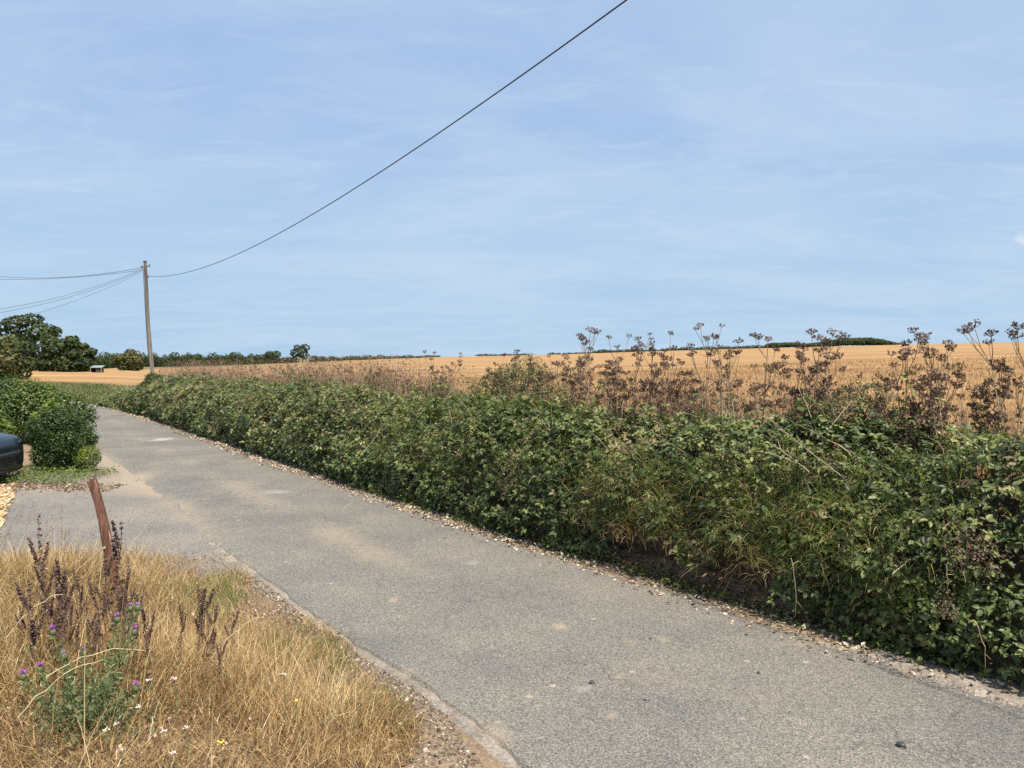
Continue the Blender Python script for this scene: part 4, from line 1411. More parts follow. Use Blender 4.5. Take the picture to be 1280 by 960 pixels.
# long clipped hedge on the left
root = tag(empty('garden_hedge', (-13.6, 18.6, 0)), 'clipped green garden hedge behind the dark car on the left', 'hedge')
bl = []
for k in range(15):
    xx = -5.9 + k * .60
    hh = 1.74 - .62 * sstep(np.array(xx), 1.2, 3.4)
    bl.append((xx, rng.normal(0, .06), float(hh) * .52, .75, .85, float(hh) * .5 + rng.normal(0, .02)))
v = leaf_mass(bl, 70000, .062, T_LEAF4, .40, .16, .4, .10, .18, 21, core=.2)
v[0][:, 2] = np.maximum(v[0][:, 2], .01)
build('foliage', v, M['clipped'], root)
q = [tube(np.array([(b[0], b[1], 0), (b[0] + .1, b[1], b[2] * .8), (b[0], b[1], b[2] * 1.3)]), [.035, .025, .012], 5, .4) for b in bl]
build('stems', join(q), M['bark'], root)

# ivy and litter in front of the round bush
n = 2800
X = np.minimum(rng.uniform(-9.6, -7.6, n) + np.abs(rng.normal(0, .15, n)), -7.1); Y = rng.uniform(12.95, 14.5, n) - (X + 8) * .1
P = np.stack([X, Y, .02 + np.abs(rng.normal(0, .06, n))], 1)
tag(build('ivy_cover', scatter(P, rvec(n), nrm(np.array([0, -.2, 1.]) + .4 * rng.normal(size=(n, 3))), rng.uniform(.03, .055, n), T_LEAF4, np.clip(.62 + .15 * rng.normal(size=n), 0, 1)), M['clipped']),
    'low yellow-green ivy carpet in front of the round bush', 'ground cover', kind='stuff')
n = 1000
X = rng.uniform(-8.6, -6.6, n); Y = rng.normal(12.85, .22, n) - (X + 8.4) * .12
chips('brown_litter', np.stack([X, Y], 1), np.full(n, .012), .03, mat_attr('leaf_litter', [(0, (.07, .04, .025)), (.6, (.22, .14, .08)), (1, (.45, .34, .22))], .8), 'brown dead leaves along the back of the driveway', .3)

# ------------------------------------------------------------------ trees
def tree_mesh(w, h, nb, n, size, seed, base=.15, flat=.75, cbase=.3, cvar=.18):
    r = np.random.default_rng(seed)
    bl = []
    for k in range(nb):
        D = nrm(r.normal(size=3)); D[2] = D[2] * .9
        q = r.uniform(.16, .30)
        zz = h * (base + (1 - base) * .5) + D[2] * h * (1 - base) * .36
        bl.append((D[0] * w * .34, D[1] * w * .34, zz, q * w, q * w, q * w * flat))
    bl.append((0, 0, h * (base + (1 - base) * .5), w * .3, w * .3, h * (1 - base) * .36))
    if base < .06:
        for k in range(6):
            a = k * 1.05 + seed
            bl.append((cos(a) * w * .27, sin(a) * w * .27, h * .22, w * .2, w * .2, h * .24))
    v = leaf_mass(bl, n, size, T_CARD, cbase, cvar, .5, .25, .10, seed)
    f = mesh_np('crown', *v[:2], v[2]); f.materials.append(M['tree'])
    q = [tube(np.array([(0, 0, -.5), (.02 * w, 0, h * .25), (0, .02 * w, h * .6)]), np.array([.035, .025, .01]) * w, 6, .4)]
    for k in range(5):
        a = k * 2.4 + seed
        q.append(tube(np.array([(0, 0, h * (.2 + .06 * k)), (cos(a) * w * .15, sin(a) * w * .15, h * (.4 + .05 * k)), (cos(a) * w * .3, sin(a) * w * .3, h * (.6 + .05 * k))]),
                      np.array([.016, .010, .004]) * w, 5, .4, False))
    tv = join(q)
    t = mesh_np('trunk', *tv[:2], tv[2]); t.materials.append(M['bark'])
    return f, t


def place_tree(meshes, x, y, z, label, group=None, sc=(1, 1, 1), rz=0., name='tree', cat='tree'):
    root = tag(empty(name, (x, y, z), rz), label, cat, group)
    for nm, me in zip(('crown', 'trunk'), meshes):
        o = bpy.data.objects.new(nm, me); COL.objects.link(o); o.parent = root; o.scale = sc
    return root


def gz(x, y):
    return float(height(np.array([x]), np.array([y]))[0])


def tree_px(xp, ytop, D, wpx, nb, n, size, seed, label, group=None, name='tree', cat='tree', **kw):
    x = (xp - 640) / 950 * D
    zg = gz(x, D)
    h = H - (ytop - 446) / 950 * D - zg
    w = wpx / 950 * D * .82
    return place_tree(tree_mesh(w, h, nb, n, size, seed, **kw), x, D, zg, label, group, name=name, cat=cat)


tree_px(4, 421, 62, 82, 16, 7000, .22, 31, 'nearest broad tree with browning leaves at the left edge', base=.02, cbase=.6, cvar=.2)
tree_px(38, 392, 112, 78, 12, 3600, .36, 32, 'tall spreading tree with gaps in its flat crown at left', base=.42, flat=.5)
tree_px(28, 415, 110, 60, 12, 3200, .36, 33, 'dark tree below the tall flat crown at the left', base=.05)
tree_px(66, 414, 104, 50, 14, 4500, .34, 34, 'dark bushy tree in the middle of the left group', base=.0, cbase=.3)
tree_px(88, 417, 101, 44, 14, 4500, .34, 35, 'dark green tree right of the middle of the left group', base=.0)
tree_px(106, 423, 104, 30, 10, 3200, .32, 36, 'smaller dark tree at the right end of the left group', base=.0, cbase=.45)
tree_px(-30, 400, 115, 70, 12, 2500, .4, 37, 'tree at the left end of the tree group', base=.1)
tree_px(163, 436, 132, 40, 12, 3600, .32, 38, 'round brownish green bush tree just left of the telegraph pole', base=.0, cbase=.75, name='bush_tree')
rowm = [tree_mesh(6.5, 6.2, 10, 1300, .55, 50 + k, base=.05, cbase=.42, cvar=.16, flat=.9) for k in range(5)]
for k, xp in enumerate(np.arange(116, 344, 5.4)):
    D = float(np.interp(xp, AZP, RR)) * 1.06 + random.uniform(-4, 6)
    if xp < 200: D = float(np.interp(xp, [116, 200], [190, 230]))
    x = (xp - 640) / 950 * D
    zg = gz(x, D)
    top = H - (random.uniform(439.5, 444.5) - 446) / 950 * D
    s_ = (top - zg) / 6.2
    place_tree(rowm[k % 5], x, D, zg, 'pale green tree in the even row along the far field edge behind the pole', 'row of trees along the far field edge', (14 / 950 * D / 6.5, 14 / 950 * D / 6.5, s_), random.uniform(0, 6))
tree_px(341, 438, 300, 24, 10, 1700, .55, 61, 'round dark tree standing at the right end of the tree row', base=.0, cbase=.35)
tree_px(378, 429.5, 305, 30, 11, 1700, .55, 62, 'taller lone tree with two-lobed crown on the field edge', base=.12, cbase=.35)
tree_px(392, 443, 310, 14, 6, 600, .55, 63, 'small tree right of the taller lone tree', base=.0)
for k, xp in enumerate([354, 361, 367, 401, 408, 417, 425, 433]):
    D = float(np.interp(xp, AZP, RR)) * 1.03
    x = (xp - 640) / 950 * D; zg = gz(x, D)
    s_ = (H - (random.uniform(444, 447) - 446) / 950 * D - zg) / 6.2
    place_tree(rowm[k % 5], x, D, zg, 'low dark tree in the ragged line beside the taller lone tree', 'low ragged trees on the field edge', (.75, .75, s_), k)
hm = [tree_mesh(5.5, 3.2, 7, 420, .6, 80 + k, base=0, flat=.8, cbase=.3) for k in range(3)]


def hedge_run(xa, xb, ya, yb, step, wpx, label, group, D0=1.02):
    for k, xp in enumerate(np.arange(xa, xb, step)):
        D = float(np.interp(xp, AZP, RR)) * D0 + random.uniform(-3, 3)
        x = (xp - 640) / 950 * D; zg = gz(x, D)
        t = (xp - xa) / max(xb - xa, 1)
        s_ = (H - (ya + (yb - ya) * t + random.uniform(-1.1, .8) - 446) / 950 * D - zg) / 3.2
        w_ = wpx / 950 * D / 5.5
        place_tree(hm[k % 3], x, D, zg, label, group, (w_, w_, max(s_, .3)), random.uniform(0, 6), 'hedgerow_bush', 'bush')


hedge_run(440, 546, 444.5, 444.5, 7, 12, 'low dark hedgerow bush on the horizon left of centre', 'hedgerow left of centre')
hedge_run(600, 655, 443, 442.5, 9, 11, 'tiny distant bush on the horizon at the centre', 'tiny distant bushes')
hedge_run(690, 745, 441.5, 440, 8, 11, 'small distant bush on the horizon behind the tangled stalks', 'distant bushes behind the stalks')
hedge_run(745, 832, 437.5, 436.5, 7, 12, 'dark distant bush behind the skyline seed heads', 'bushes behind the skyline heads')
hedge_run(832, 965, 435, 431.5, 7, 12, 'dark bush in the far hedgerow left of the distant wood', 'hedgerow left of the wood')
# distant wood
q = []
for xp in np.arange(962, 1128, 2.2):
    D = 455 + random.uniform(-8, 14) if xp < 1050 else 430 + random.uniform(-8, 12)
    x = (xp - 640) / 950 * D; zg = gz(x, D)
    yt = np.interp(xp, [960, 990, 1005, 1030, 1050, 1085, 1100, 1118, 1130], [429, 428, 430, 427, 423, 422, 424, 428.5, 431])
    h = max(H - (yt - 446) / 950 * D - zg, .8)
    v = leaf_mass([(x, D, zg + h * .55, 3.0, 3.0, h * .46)], 330, .65, T_CARD, .35, .2, .5, .25, .1, int(xp))
    q.append(v)
tag(build('distant_wood', join(q), M['tree']), 'dark distant wood on the hill at the right', 'wood', kind='stuff')

# shed under the left trees
D = 100.0
x0 = (121 - 640) / 950 * D; zg = gz(x0, D)
shed_scale = .62
shed = tag(empty('field_shed', (x0, D, zg), radians(12)), 'small field shelter with pale grey roof at the right end of the left trees', 'shed')
build('wall', boxes([(0, 1.0, .5, 1.7, .06, 1.0), (-.85, .4, .5, .06, 1.2, 1.0), (.82, .4, .5, .06, 1.2, 1.0), (.35, -.2, .45, .9, .05, .75)]), mat_plain('shed_board', (.05, .045, .04), .8, var=.3), shed)
V, F, c = boxes([(0, 0, 0, 2.0, 1.7, .06)])
V[:, 2] += 1.08 + V[:, 1] * .2; V[:, 1] += .4
build('roof', (V, F, c), mat_plain('pale_roof', (.22, .26, .29), .5, var=.15), shed)
shed.scale = (.72, .8, .72)
for sx in (-.9, .9):
    build('post', boxes([(sx, -.45, .45, .09, .09, .9)]), mat_plain('pale_post', (.22, .21, .19), .7), shed)

# ------------------------------------------------------------------ telegraph pole and wires
PD_ = 32.0
base = np.array([(192 - 640) / 950 * PD_, PD_, 0.]); base[2] = gz(base[0], base[1])
top = np.array(px(183.5, 328, PD_ + .25))
pole = tag(empty('telegraph_pole', tuple(base)), 'leaning weathered wooden telegraph pole standing in the hedge on the left', 'pole')
t_ = np.linspace(0, 1, 15)[:, None]
pp = base * (1 - t_) + top * t_
pp[:, 0] += .012 * np.sin(t_[:, 0] * 9) - .03 * np.sin(t_[:, 0] * 3.14)
m, n_, l_, b_, o_ = new_mat('weathered_pole')
g_ = nd(n_, 'ShaderNodeTexCoord')
mp_ = nd(n_, 'ShaderNodeMapping'); mp_.inputs['Scale'].default_value = (14, 14, .9)
l_.new(g_.outputs['Object'], mp_.inputs[0])
nz_ = nd(n_, 'ShaderNodeTexNoise', i_Scale=2.0, i_Detail=6.0, i_Roughness=.7)
l_.new(mp_.outputs[0], nz_.inputs['Vector'])
rp_ = n_.new('ShaderNodeValToRGB'); set_ramp(rp_, [(.3, (.06, .048, .035)), (.5, (.19, .165, .13)), (.75, (.33, .30, .25))])
l_.new(nz_.outputs[0], rp_.inputs[0])
sp_ = nd(n_, 'ShaderNodeSeparateXYZ'); l_.new(g_.outputs['Object'], sp_.inputs[0])
mr_ = nd(n_, 'ShaderNodeMapRange'); mr_.inputs[1].default_value = 2.4; mr_.inputs[2].default_value = 5.2; mr_.inputs[3].default_value = 0; mr_.inputs[4].default_value = .9
l_.new(sp_.outputs[2], mr_.inputs[0])
l_.new(mixc(n_, l_, rp_.outputs[0], (.07, .055, .045), mr_.outputs[0]), b_.inputs['Base Color'])
b_.inputs['Roughness'].default_value = .85
M['pole'] = m
V, F, c = tube(pp - base, np.linspace(.088, .062, 15), 14)
build('shaft', (V, F, c), M['pole'], pole, True)
M['iron'] = mat_plain('dark_iron', (.05, .045, .04), .6, .4)
build('cap', tube(np.array([top - base, top - base + [0, 0, .05]]), [.085, .05], 12), M['iron'], pole)
tb = top - base
build('bracket', join([tube(np.array([tb + [-.16, 0, -.20], tb + [.20, 0, -.19]]), .018, 6), tube(np.array([tb + [.19, 0, -.19], tb + [.19, 0, -.10]]), .02, 6)]), M['iron'], pole)
for sx, zz in ((-.15, -.22), (.12, -.62)):
    build('insulator', tube(np.array([tb + [sx, 0, zz - .05], tb + [sx, 0, zz], tb + [sx, 0, zz + .05]]), [.02, .035, .02], 8), mat_plain('brown_ceramic', (.12, .06, .04), .3), pole)
build('cable_run', tube(np.array([tb + [-.055, -.05, -.25], tb * .75 + [-.085, -.06, 0], tb * .5 + [-.10, -.06, 0], tb * .25 + [-.10, -.06, 0]]), .012, 5), M['iron'], pole)
M['wire'] = mat_plain('black_cable', (.012, .012, .013), .5)
M['wire_grey'] = mat_plain('grey_cable', (.10, .11, .12), .5)


def wire(a, b, sag, r, mat, label, name='overhead_wire'):
    t = np.linspace(0, 1, 90)
    P = a[None] * (1 - t)[:, None] + b[None] * t[:, None]
    P[:, 2] -= 4 * sag * t * (1 - t)
    return tag(build(name, tube(P, r, 6), mat, None, True), label, 'cable', 'overhead wires')


WA = np.array(px(188, 346, PD_))
WE = np.array([8.3, -3.0, 7.5])
WS = 1.7
# fitted to the photograph
WE, WS = np.array([8.0, -3.0, 7.414]), 1.497
wire(WA, WE, WS, .0082, M['wire'], 'thick black cable swooping from the pole up over the lane')
pa = np.array(px(181.5, 335, PD_))
wire(pa, np.array(px(-60, 337, 40)), .45, .010, M['wire_grey'], 'upper thin wire running level to the left edge')
wire(pa + [0, 0, -.1], np.array(px(-60, 347, 34)), .22, .009, M['wire_grey'], 'second thin wire running level to the left edge')
wire(pa + [0, 0, -.04], np.array(px(-60, 394, 24)), .30, .0075, M['wire_grey'], 'upper of the thin wires slanting down to the left edge')
wire(pa + [0, 0, -.08], np.array(px(-60, 399, 24)), .32, .0075, M['wire_grey'], 'middle one of the thin wires slanting down to the left edge')
wire(pa + [0, 0, -.12], np.array(px(-60, 416, 22)), .30, .0065, M['wire_grey'], 'lowest of the thin wires slanting down to the left trees')

# ------------------------------------------------------------------ stubble in the near field
n = 60000
D = 11 * (70 / 11) ** rng.random(n)
u = rng.uniform(180, 1330, n)
X = (u - 640) / 950 * D; Y = D
ang = radians(-12)
v_ = -X * sin(ang) + Y * cos(ang)
row = np.round(v_ / .30) * .30 + rng.normal(0, .03, n)
Y = Y + (row - v_) / cos(ang)
d, s = pdist(X, Y, FAR_SIMPLE)
ok = (d > 2.4) & ((s < S_END - 2) | (d > 6))
X, Y = X[ok], Y[ok]; n = len(X)
D = Y
q = blades(np.stack([X, Y, height(X, Y)], 1), rng.uniform(0, 6.28, n), rng.uniform(.08, .2, n), .006 * np.clip(D / 9, 1, 5), rng.uniform(0, .6, n), rng.uniform(0, .4, n), rng.random(n), 2)
tag(build('stubble', q, M['stubble']), 'cut golden straw stubble standing in rows across the field', 'stubble', kind='stuff')
# tramline of darker weeds and dry grass at field edge behind hedge
n = 26000
s = rng.uniform(S0, S_END, n); x, y, tx, ty, nx, ny = edge_at(s)
d = rng.uniform(1.7, 3.2, n)
X, Y = x + nx * d, y + ny * d
q = blades(np.stack([X, Y, height(X, Y)], 1), rng.uniform(0, 6.28, n), rng.uniform(.25, .6, n), .006, rng.uniform(0, .4, n), rng.uniform(.1, .8, n), rng.uniform(.1, .8, n), 3)
tag(build('field_edge_grass', q, M['straw']), 'dry tall grass along the field edge behind the hedge', 'grass', kind='stuff')

# ------------------------------------------------------------------ near verge: dry grass
def verge_pts(n, ymax=8.2):
    X = rng.uniform(-8.0, 1.6, n); Y = rng.uniform(1.2, ymax, n)
    dn = -pdist(X, Y, NEAR_SIMPLE)[0]
    thr = .14 + .46 * (1 - sstep(Y, 3.5, 5.2)) + .20 * noise(X * 1.4, Y * 1.4, 0, 41)
    ok = (X > -.75 * Y - 1.0) & (dn > thr)
    ok &= rng.random(n) < np.clip((dn - thr) / .16 + .3, .03, 1)
    ok &= rng.random(n) < np.clip(1.0 + .55 * noise(X * 2.2, Y * 2.2, 0, 42), .25, 1)
    return X[ok], Y[ok], dn[ok]


q = []
X, Y, dn = verge_pts(150000)
X2, Y2, dn2 = verge_pts(110000, 4.6)
X, Y, dn = np.concatenate([X, X2]), np.concatenate([Y, Y2]), np.concatenate([dn, dn2])
n = len(X)
Z = height(X, Y)
tall = np.clip(.5 + .5 * noise(X * .9, Y * .9, 0, 43), .2, 1) * np.clip(dn / .7, .4, 1)
c = np.clip(.52 + .22 * noise(X * 1.8, Y * 1.8, 0, 44) + .24 * rng.normal(size=n), 0, 1)
az = 2 * pi * noise(X * .8, Y * .8, 0, 45) + rng.normal(0, 1.7, n)
q.append(blades(np.stack([X, Y, Z - .01], 1), az, tall * rng.uniform(.16, .50, n), rng.uniform(.0022, .0052, n), rng.uniform(.05, .8, n), rng.uniform(.1, 2.0, n), c, 3))
# matted low layer
X, Y, dn = verge_pts(60000)
X2, Y2, dn2 = verge_pts(110000, 5.0)
X, Y, dn = np.concatenate([X, X2]), np.concatenate([Y, Y2]), np.concatenate([dn, dn2])
n = len(X)
c = np.clip(.35 + .22 * rng.normal(size=n), 0, 1)
q.append(blades(np.stack([X, Y, height(X, Y) + rng.uniform(0, .05, n)], 1), rng.uniform(0, 6.28, n), rng.uniform(.05, .16, n), .004, rng.uniform(.7, 1.5, n), rng.uniform(-.3, .8, n), c, 2))
X, Y, dn = verge_pts(70000)
n = len(X)
zz = height(X, Y) + rng.uniform(.02, .22, n) * np.clip(.5 + .5 * noise(X * 2, Y * 2, 0, 49), .2, 1)
tag(build('dry_herbs', scatter(np.stack([X, Y, zz], 1), rvec(n), rvec(n), rng.uniform(.008, .026, n), T_LEAF4, np.clip(.45 + .3 * rng.normal(size=n), 0, 1)), M['herb']), 'shrivelled brown and buff herb leaves among the verge grass', 'herbs', kind='stuff')
tag(build('dry_grass', join(q), M['straw']), 'sunburnt golden grass covering the near verge', 'grass', kind='stuff')
X, Y, dn = verge_pts(60000)
g = noise(X * 1.1, Y * 1.1, 0, 46) + .4 * noise(X * 3, Y * 3, 0, 47)
ok = g > .25
X, Y = X[ok], Y[ok]; n = len(X)
q = blades(np.stack([X, Y, height(X, Y)], 1), rng.uniform(0, 6.28, n), rng.uniform(.08, .26, n), rng.uniform(.003, .006, n), rng.uniform(.1, .8, n), rng.uniform(.2, 1.5, n), np.clip(.55 + .25 * rng.normal(size=n), 0, 1), 3)
tag(build('green_grass', q, M['green_blade']), 'patches of greener grass among the dry verge', 'grass', kind='stuff')

# tall seeding grass stalks
n = 950
X = rng.uniform(-6.5, -.3, n); Y = rng.uniform(2.6, 8.1, n)
dn = -pdist(X, Y, NEAR_SIMPLE)[0]
ok = (dn > 1.0) & (rng.random(n) < np.clip(dn / 2.4, 0, 1))
X, Y = X[ok], Y[ok]; n = len(X)
az = rng.normal(.3, 1.1, n)
Lh = rng.uniform(.4, .75, n); ln = rng.uniform(.0, .45, n); dr2 = rng.uniform(.1, .9, n)
Zb = height(X, Y)
st = blades(np.stack([X, Y, Zb], 1), az, Lh, .0048, ln, dr2, rng.uniform(.4, 1, n), 4)
tips = st[0].reshape(n, -1, 3)[:, -1, :]
prev = st[0].reshape(n, -1, 3)[:, -2, :]
dirs = nrm(tips - prev)
heads = []
for k in range(9):
    heads.append(scatter(tips - dirs * (k * .012) + rng.normal(0, .003, (n, 3)), dirs + .3 * rng.normal(size=(n, 3)), rvec(n), .017, (T_LEAF4[0] * [1, .45, 1], T_LEAF4[1]), rng.uniform(.1, .6, n)))
tag(build('seeding_grass', join([st] + heads), M['straw']), 'tall seeding grass stalks standing above the dry verge', 'grass', kind='stuff')


# long bent straws lying across the front
def straw(x0, y0, x1, y1, D, label):
    a = img(x0, y0, D); b = img(x1, y1, D + .1)
    w = arc(a, b, np.array([0, 0, .05]), 10, .004)
    return tag(build('straw_stalk', tube(w, np.linspace(.0028, .0012, 10), 4, .95), M['straw']), label, 'grass stalk', 'single long straws on the verge')


straw(0, 802, 72, 746, 3.9, 'long pale straw slanting up across the dark seed spikes at left')
straw(50, 852, 175, 818, 3.6, 'long straw lying across the thistle, upper')
straw(12, 905, 120, 830, 3.3, 'long straw lying across the thistle, lower')
straw(252, 838, 322, 775, 4.4, 'long straw leaning right toward the concrete strip')
straw(178, 940, 186, 905, 3.4, 'short bent straw at the bottom of the verge')

# dock plants with dark seed spikes
def dock_meshes(seed):
    r = np.random.default_rng(seed)
    zt = np.linspace(0, 1, 8)
    pts = np.stack([.03 * np.sin(zt * 3 + seed), .03 * np.cos(zt * 3 + seed) - .03, zt], 1)
    st = [tube(pts, np.linspace(.005, .002, 8), 5, .35)]
    spikes = []
    def spike(a, b, w):
        m = 110
        t = r.random(m)
        P = a + (b - a) * t[:, None]
        # whorls
        tq = np.round(t * 13) / 13
        P = a + (b - a) * (tq + r.normal(0, .012, m))[:, None]
        rad = w * (1 - .55 * tq) * r.uniform(.3, 1, m)
        an = r.uniform(0, 6.28, m)
        P = P + np.stack([np.cos(an) * rad, np.sin(an) * rad, r.normal(0, .006, m)], 1)
        return scatter(P, nrm(r.normal(size=(m, 3))), nrm(r.normal(size=(m, 3))), r.uniform(.010, .020, m), T_OCT, r.uniform(0, .95, m))
    spikes.append(spike(pts[3], pts[7] + [0, 0, .02], .023))
    for k in range(r.integers(2, 5)):
        i = r.integers(3, 6); a = k * 2.2 + seed
        e = pts[i] + np.array([cos(a) * .075, sin(a) * .075, r.uniform(.22, .38)])
        st.append(tube(np.stack([pts[i], e]), [.003, .0015], 3, .3, False))
        spikes.append(spike(pts[i] * .75 + e * .25, e, .018))
    m = 7
    st.append(scatter(pts[r.integers(0, 4, m)], nrm(r.normal(size=(m, 3))), nrm(r.normal(size=(m, 3))), r.uniform(.05, .1, m), T_LEAF4, r.uniform(.1, .6, m)))
    v = join(st)
    s_me = mesh_np('stem', *v[:2], v[2]); s_me.materials.append(M['dead_stem'])
    out = []
    for v in spikes:
        me = mesh_np('seed_spike', *v[:2], v[2]); me.materials.append(M['dock_seed']); out.append(me)
    return s_me, out


M['dock_seed'] = mat_attr('dock_seed', [(0, (.03, .017, .016)), (.5, (.09, .052, .045)), (1, (.22, .14, .105))], .7, .2)
DK = [dock_meshes(900 + k) for k in range(6)]


def dock(xp, ytop, D, k, label, zg=None, sxy=1.0):
    x = (xp - 640) / 950 * D
    g0 = gz(x, D)
    zt = H - (ytop - 446) / 950 * D
    h = max(zt - g0, .25)
    sxy = sxy * h * 1.05
    root = tag(empty('dock_plant', (x, D, g0), k * 1.7), label, 'dead plant', 'dark seeding dock plants on the verge')
    s_me, sp = DK[k % 6]
    o = bpy.data.objects.new('stem', s_me); COL.objects.link(o); o.parent = root; o.scale = (sxy, sxy, h)
    for me in sp:
        o = bpy.data.objects.new('seed_spike', me); COL.objects.link(o); o.parent = root; o.scale = (sxy, sxy, h)
    return root


docks = [(53, 650, 4.6, 'tallest dark dock spike standing over the driveway at left'), (46, 706, 4.5, 'dense dark dock spike just left of the tallest'), (66, 702, 4.5, 'dark dock spike right of the tallest'),
         (95, 720, 4.5, 'dark dock spike midway between the tallest and the post'), (122, 700, 4.7, 'dark dock spike left of the leaning post foot'), (135, 660, 4.9, 'dock spike rising along the leaning post'),
         (154, 704, 4.8, 'dark dock spike right of the leaning post foot'), (80, 731, 4.4, 'short dock spike with a small round tip'), (30, 745, 4.3, 'low dock spike near the left edge'),
         (18, 760, 4.2, 'lowest dock spike at the left edge'), (60, 745, 4.1, 'low dock spike above the left thistle flowers'), (105, 755, 4.2, 'low dock spike right above the thistle'),
         (178, 780, 4.3, 'small dock spike at the right of the thistle flowers'), (240, 738, 4.5, 'dark dock spike left one of the right hand pair'), (252, 742, 4.6, 'dark dock spike right one of the right hand pair'),
         (221, 762, 4.4, 'thin dock spike left of the right hand pair'), (260, 765, 4.5, 'lower dock spike right of the right hand pair'), (290, 773, 4.7, 'dock spike nearest the concrete strip'),
         (75, 760, 4.0, 'dock stalk behind the left thistle flower'), (90, 772, 4.1, 'dock stalk behind the middle thistle flower'), (130, 745, 4.4, 'dock stalk under the leaning post'), (145, 735, 4.5, 'dock stalk close to the post foot')]
for k, (a, b, D, lb) in enumerate(docks + [(random.uniform(12, 190), random.uniform(715, 800), random.uniform(3.9, 4.9), 'one of the many dark dock spikes massed behind the thistle at left') for _ in range(20)]
                                  + [(random.uniform(215, 300), random.uniform(765, 810), random.uniform(4.1, 4.7), 'one of the lower dock spikes around the right hand pair') for _ in range(2)]):
    dock(a, b, D, k, lb, sxy=1.0 + .2 * (k % 3))

# thistle
M['purple'] = mat_plain('purple_petal', (.42, .10, .50), .6)
M['purple_pale'] = mat_plain('pale_purple_petal', (.50, .28, .62), .6)
M['thistle'] = mat_attr('thistle_green', [(0, (.045, .065, .028)), (.5, (.11, .14, .058)), (1, (.27, .29, .15))], .6, .2, .15)
flowers = [(20, 848, 3.60, 0), (42, 839, 3.66, 0), (59, 791, 3.85, 0), (73, 822, 3.75, 1), (98, 818, 3.75, 0), (141, 775, 3.95, 0), (158, 761, 4.05, 1), (167, 760, 4.06, 1), (162, 791, 3.95, 0), (163, 863, 3.65, 0)]
tb0 = np.array([*gp(105, 925, .42), .40])
th_ = tag(empty('thistle', tuple(tb0)), 'green thistle with purple flowers at the lower left of the verge', 'flower')
q = []; leafq = []
for k, (a, b, D, pale) in enumerate(flowers):
    e = img(a, b, D) - tb0 - [0, 0, .02]
    mid = e * .5 + np.array([rng.normal(0, .02), rng.normal(0, .02), -.02])
    w = np.stack([np.array([rng.normal(0, .03), rng.normal(0, .03), 0]), mid, e])
    tt_ = np.linspace(0, 1, 8)[:, None]
    w = (1 - tt_) ** 2 * w[0] + 2 * tt_ * (1 - tt_) * w[1] + tt_ ** 2 * w[2]
    q.append(tube(w, np.linspace(.005, .0025, 8), 5, .5))
    m = 130
    i = rng.random(m)
    P = np.stack([np.interp(i, tt_[:, 0], w[:, j]) for j in range(3)], 1)
    leafq.append(scatter(P, nrm(rng.normal(size=(m, 3)) + [0, 0, .35]), rvec(m), rng.uniform(.02, .055, m), (T_LEAF4[0] * [1, .38, 1], T_LEAF4[1]), np.clip(.5 + .22 * rng.normal(size=m), 0, 1)))
m = 2200
P = rng.normal(0, 1, (m, 3)) * [.12, .10, .13] + [.02, 0, .12]
P[:, 2] = np.abs(P[:, 2])
leafq.append(scatter(P, nrm(rng.normal(size=(m, 3)) + [0, 0, .4]), rvec(m), rng.uniform(.015, .045, m), (T_LEAF4[0] * [1, .4, 1], T_LEAF4[1]), np.clip(.45 + .2 * rng.normal(size=m), 0, 1)))
build('stems', join(q), M['thistle'], th_)
o = build('spiny_leaves', join(leafq), M['thistle'], th_); o['kind'] = 'stuff'
for k, (a, b, D, pale) in enumerate(flowers):
    e = img(a, b, D) - tb0
    hd_ = build('flower_head', tube(np.array([[0, 0, -.034], [0, 0, -.02], [0, 0, -.004], [0, 0, .004]]) + e, [.004, .017, .015, .008], 8, .55), M['thistle'], th_, True)
    m = 46
    bl_ = blades(np.repeat((e + [0, 0, 0])[None], m, 0), rng.uniform(0, 6.28, m), rng.uniform(.019, .031, m) * (.7 if pale else 1), .006, rng.uniform(0, 1.0, m), rng.uniform(0, .4, m), .5, 2)
    build('petals', bl_, M['purple_pale'] if pale else M['purple'], hd_)


# small white flower clusters and one yellow flower
M['white_petal'] = mat_plain('white_petal', (.58, .48, .44), .8)
M['yellow_petal'] = mat_plain('yellow_petal', (.8, .6, .03), .6)
def small_flower(xp, yp, D, r, mat, label, name, n=16, group='small white flowers on the verge'):
    e = img(xp, yp, D)
    g0 = gz(e[0], e[1])
    root = tag(empty(name, (e[0], e[1], g0)), label, 'flower', group)
    h = max(e[2] - g0, .06)
    build('stem', tube(np.array([[0, 0, 0], [.01, 0, h * .5], [0, 0, h]]), .0018, 4, .6), M['thistle'], root)
    P = rng.normal(0, 1, (n, 3)) * [r, r, r * .25] + [0, 0, h]
    build('petals', scatter(P, rvec(n), nrm(np.array([0, -.4, 1.]) + .4 * rng.normal(size=(n, 3))), r * .9, T_CARD, .5), mat, root)


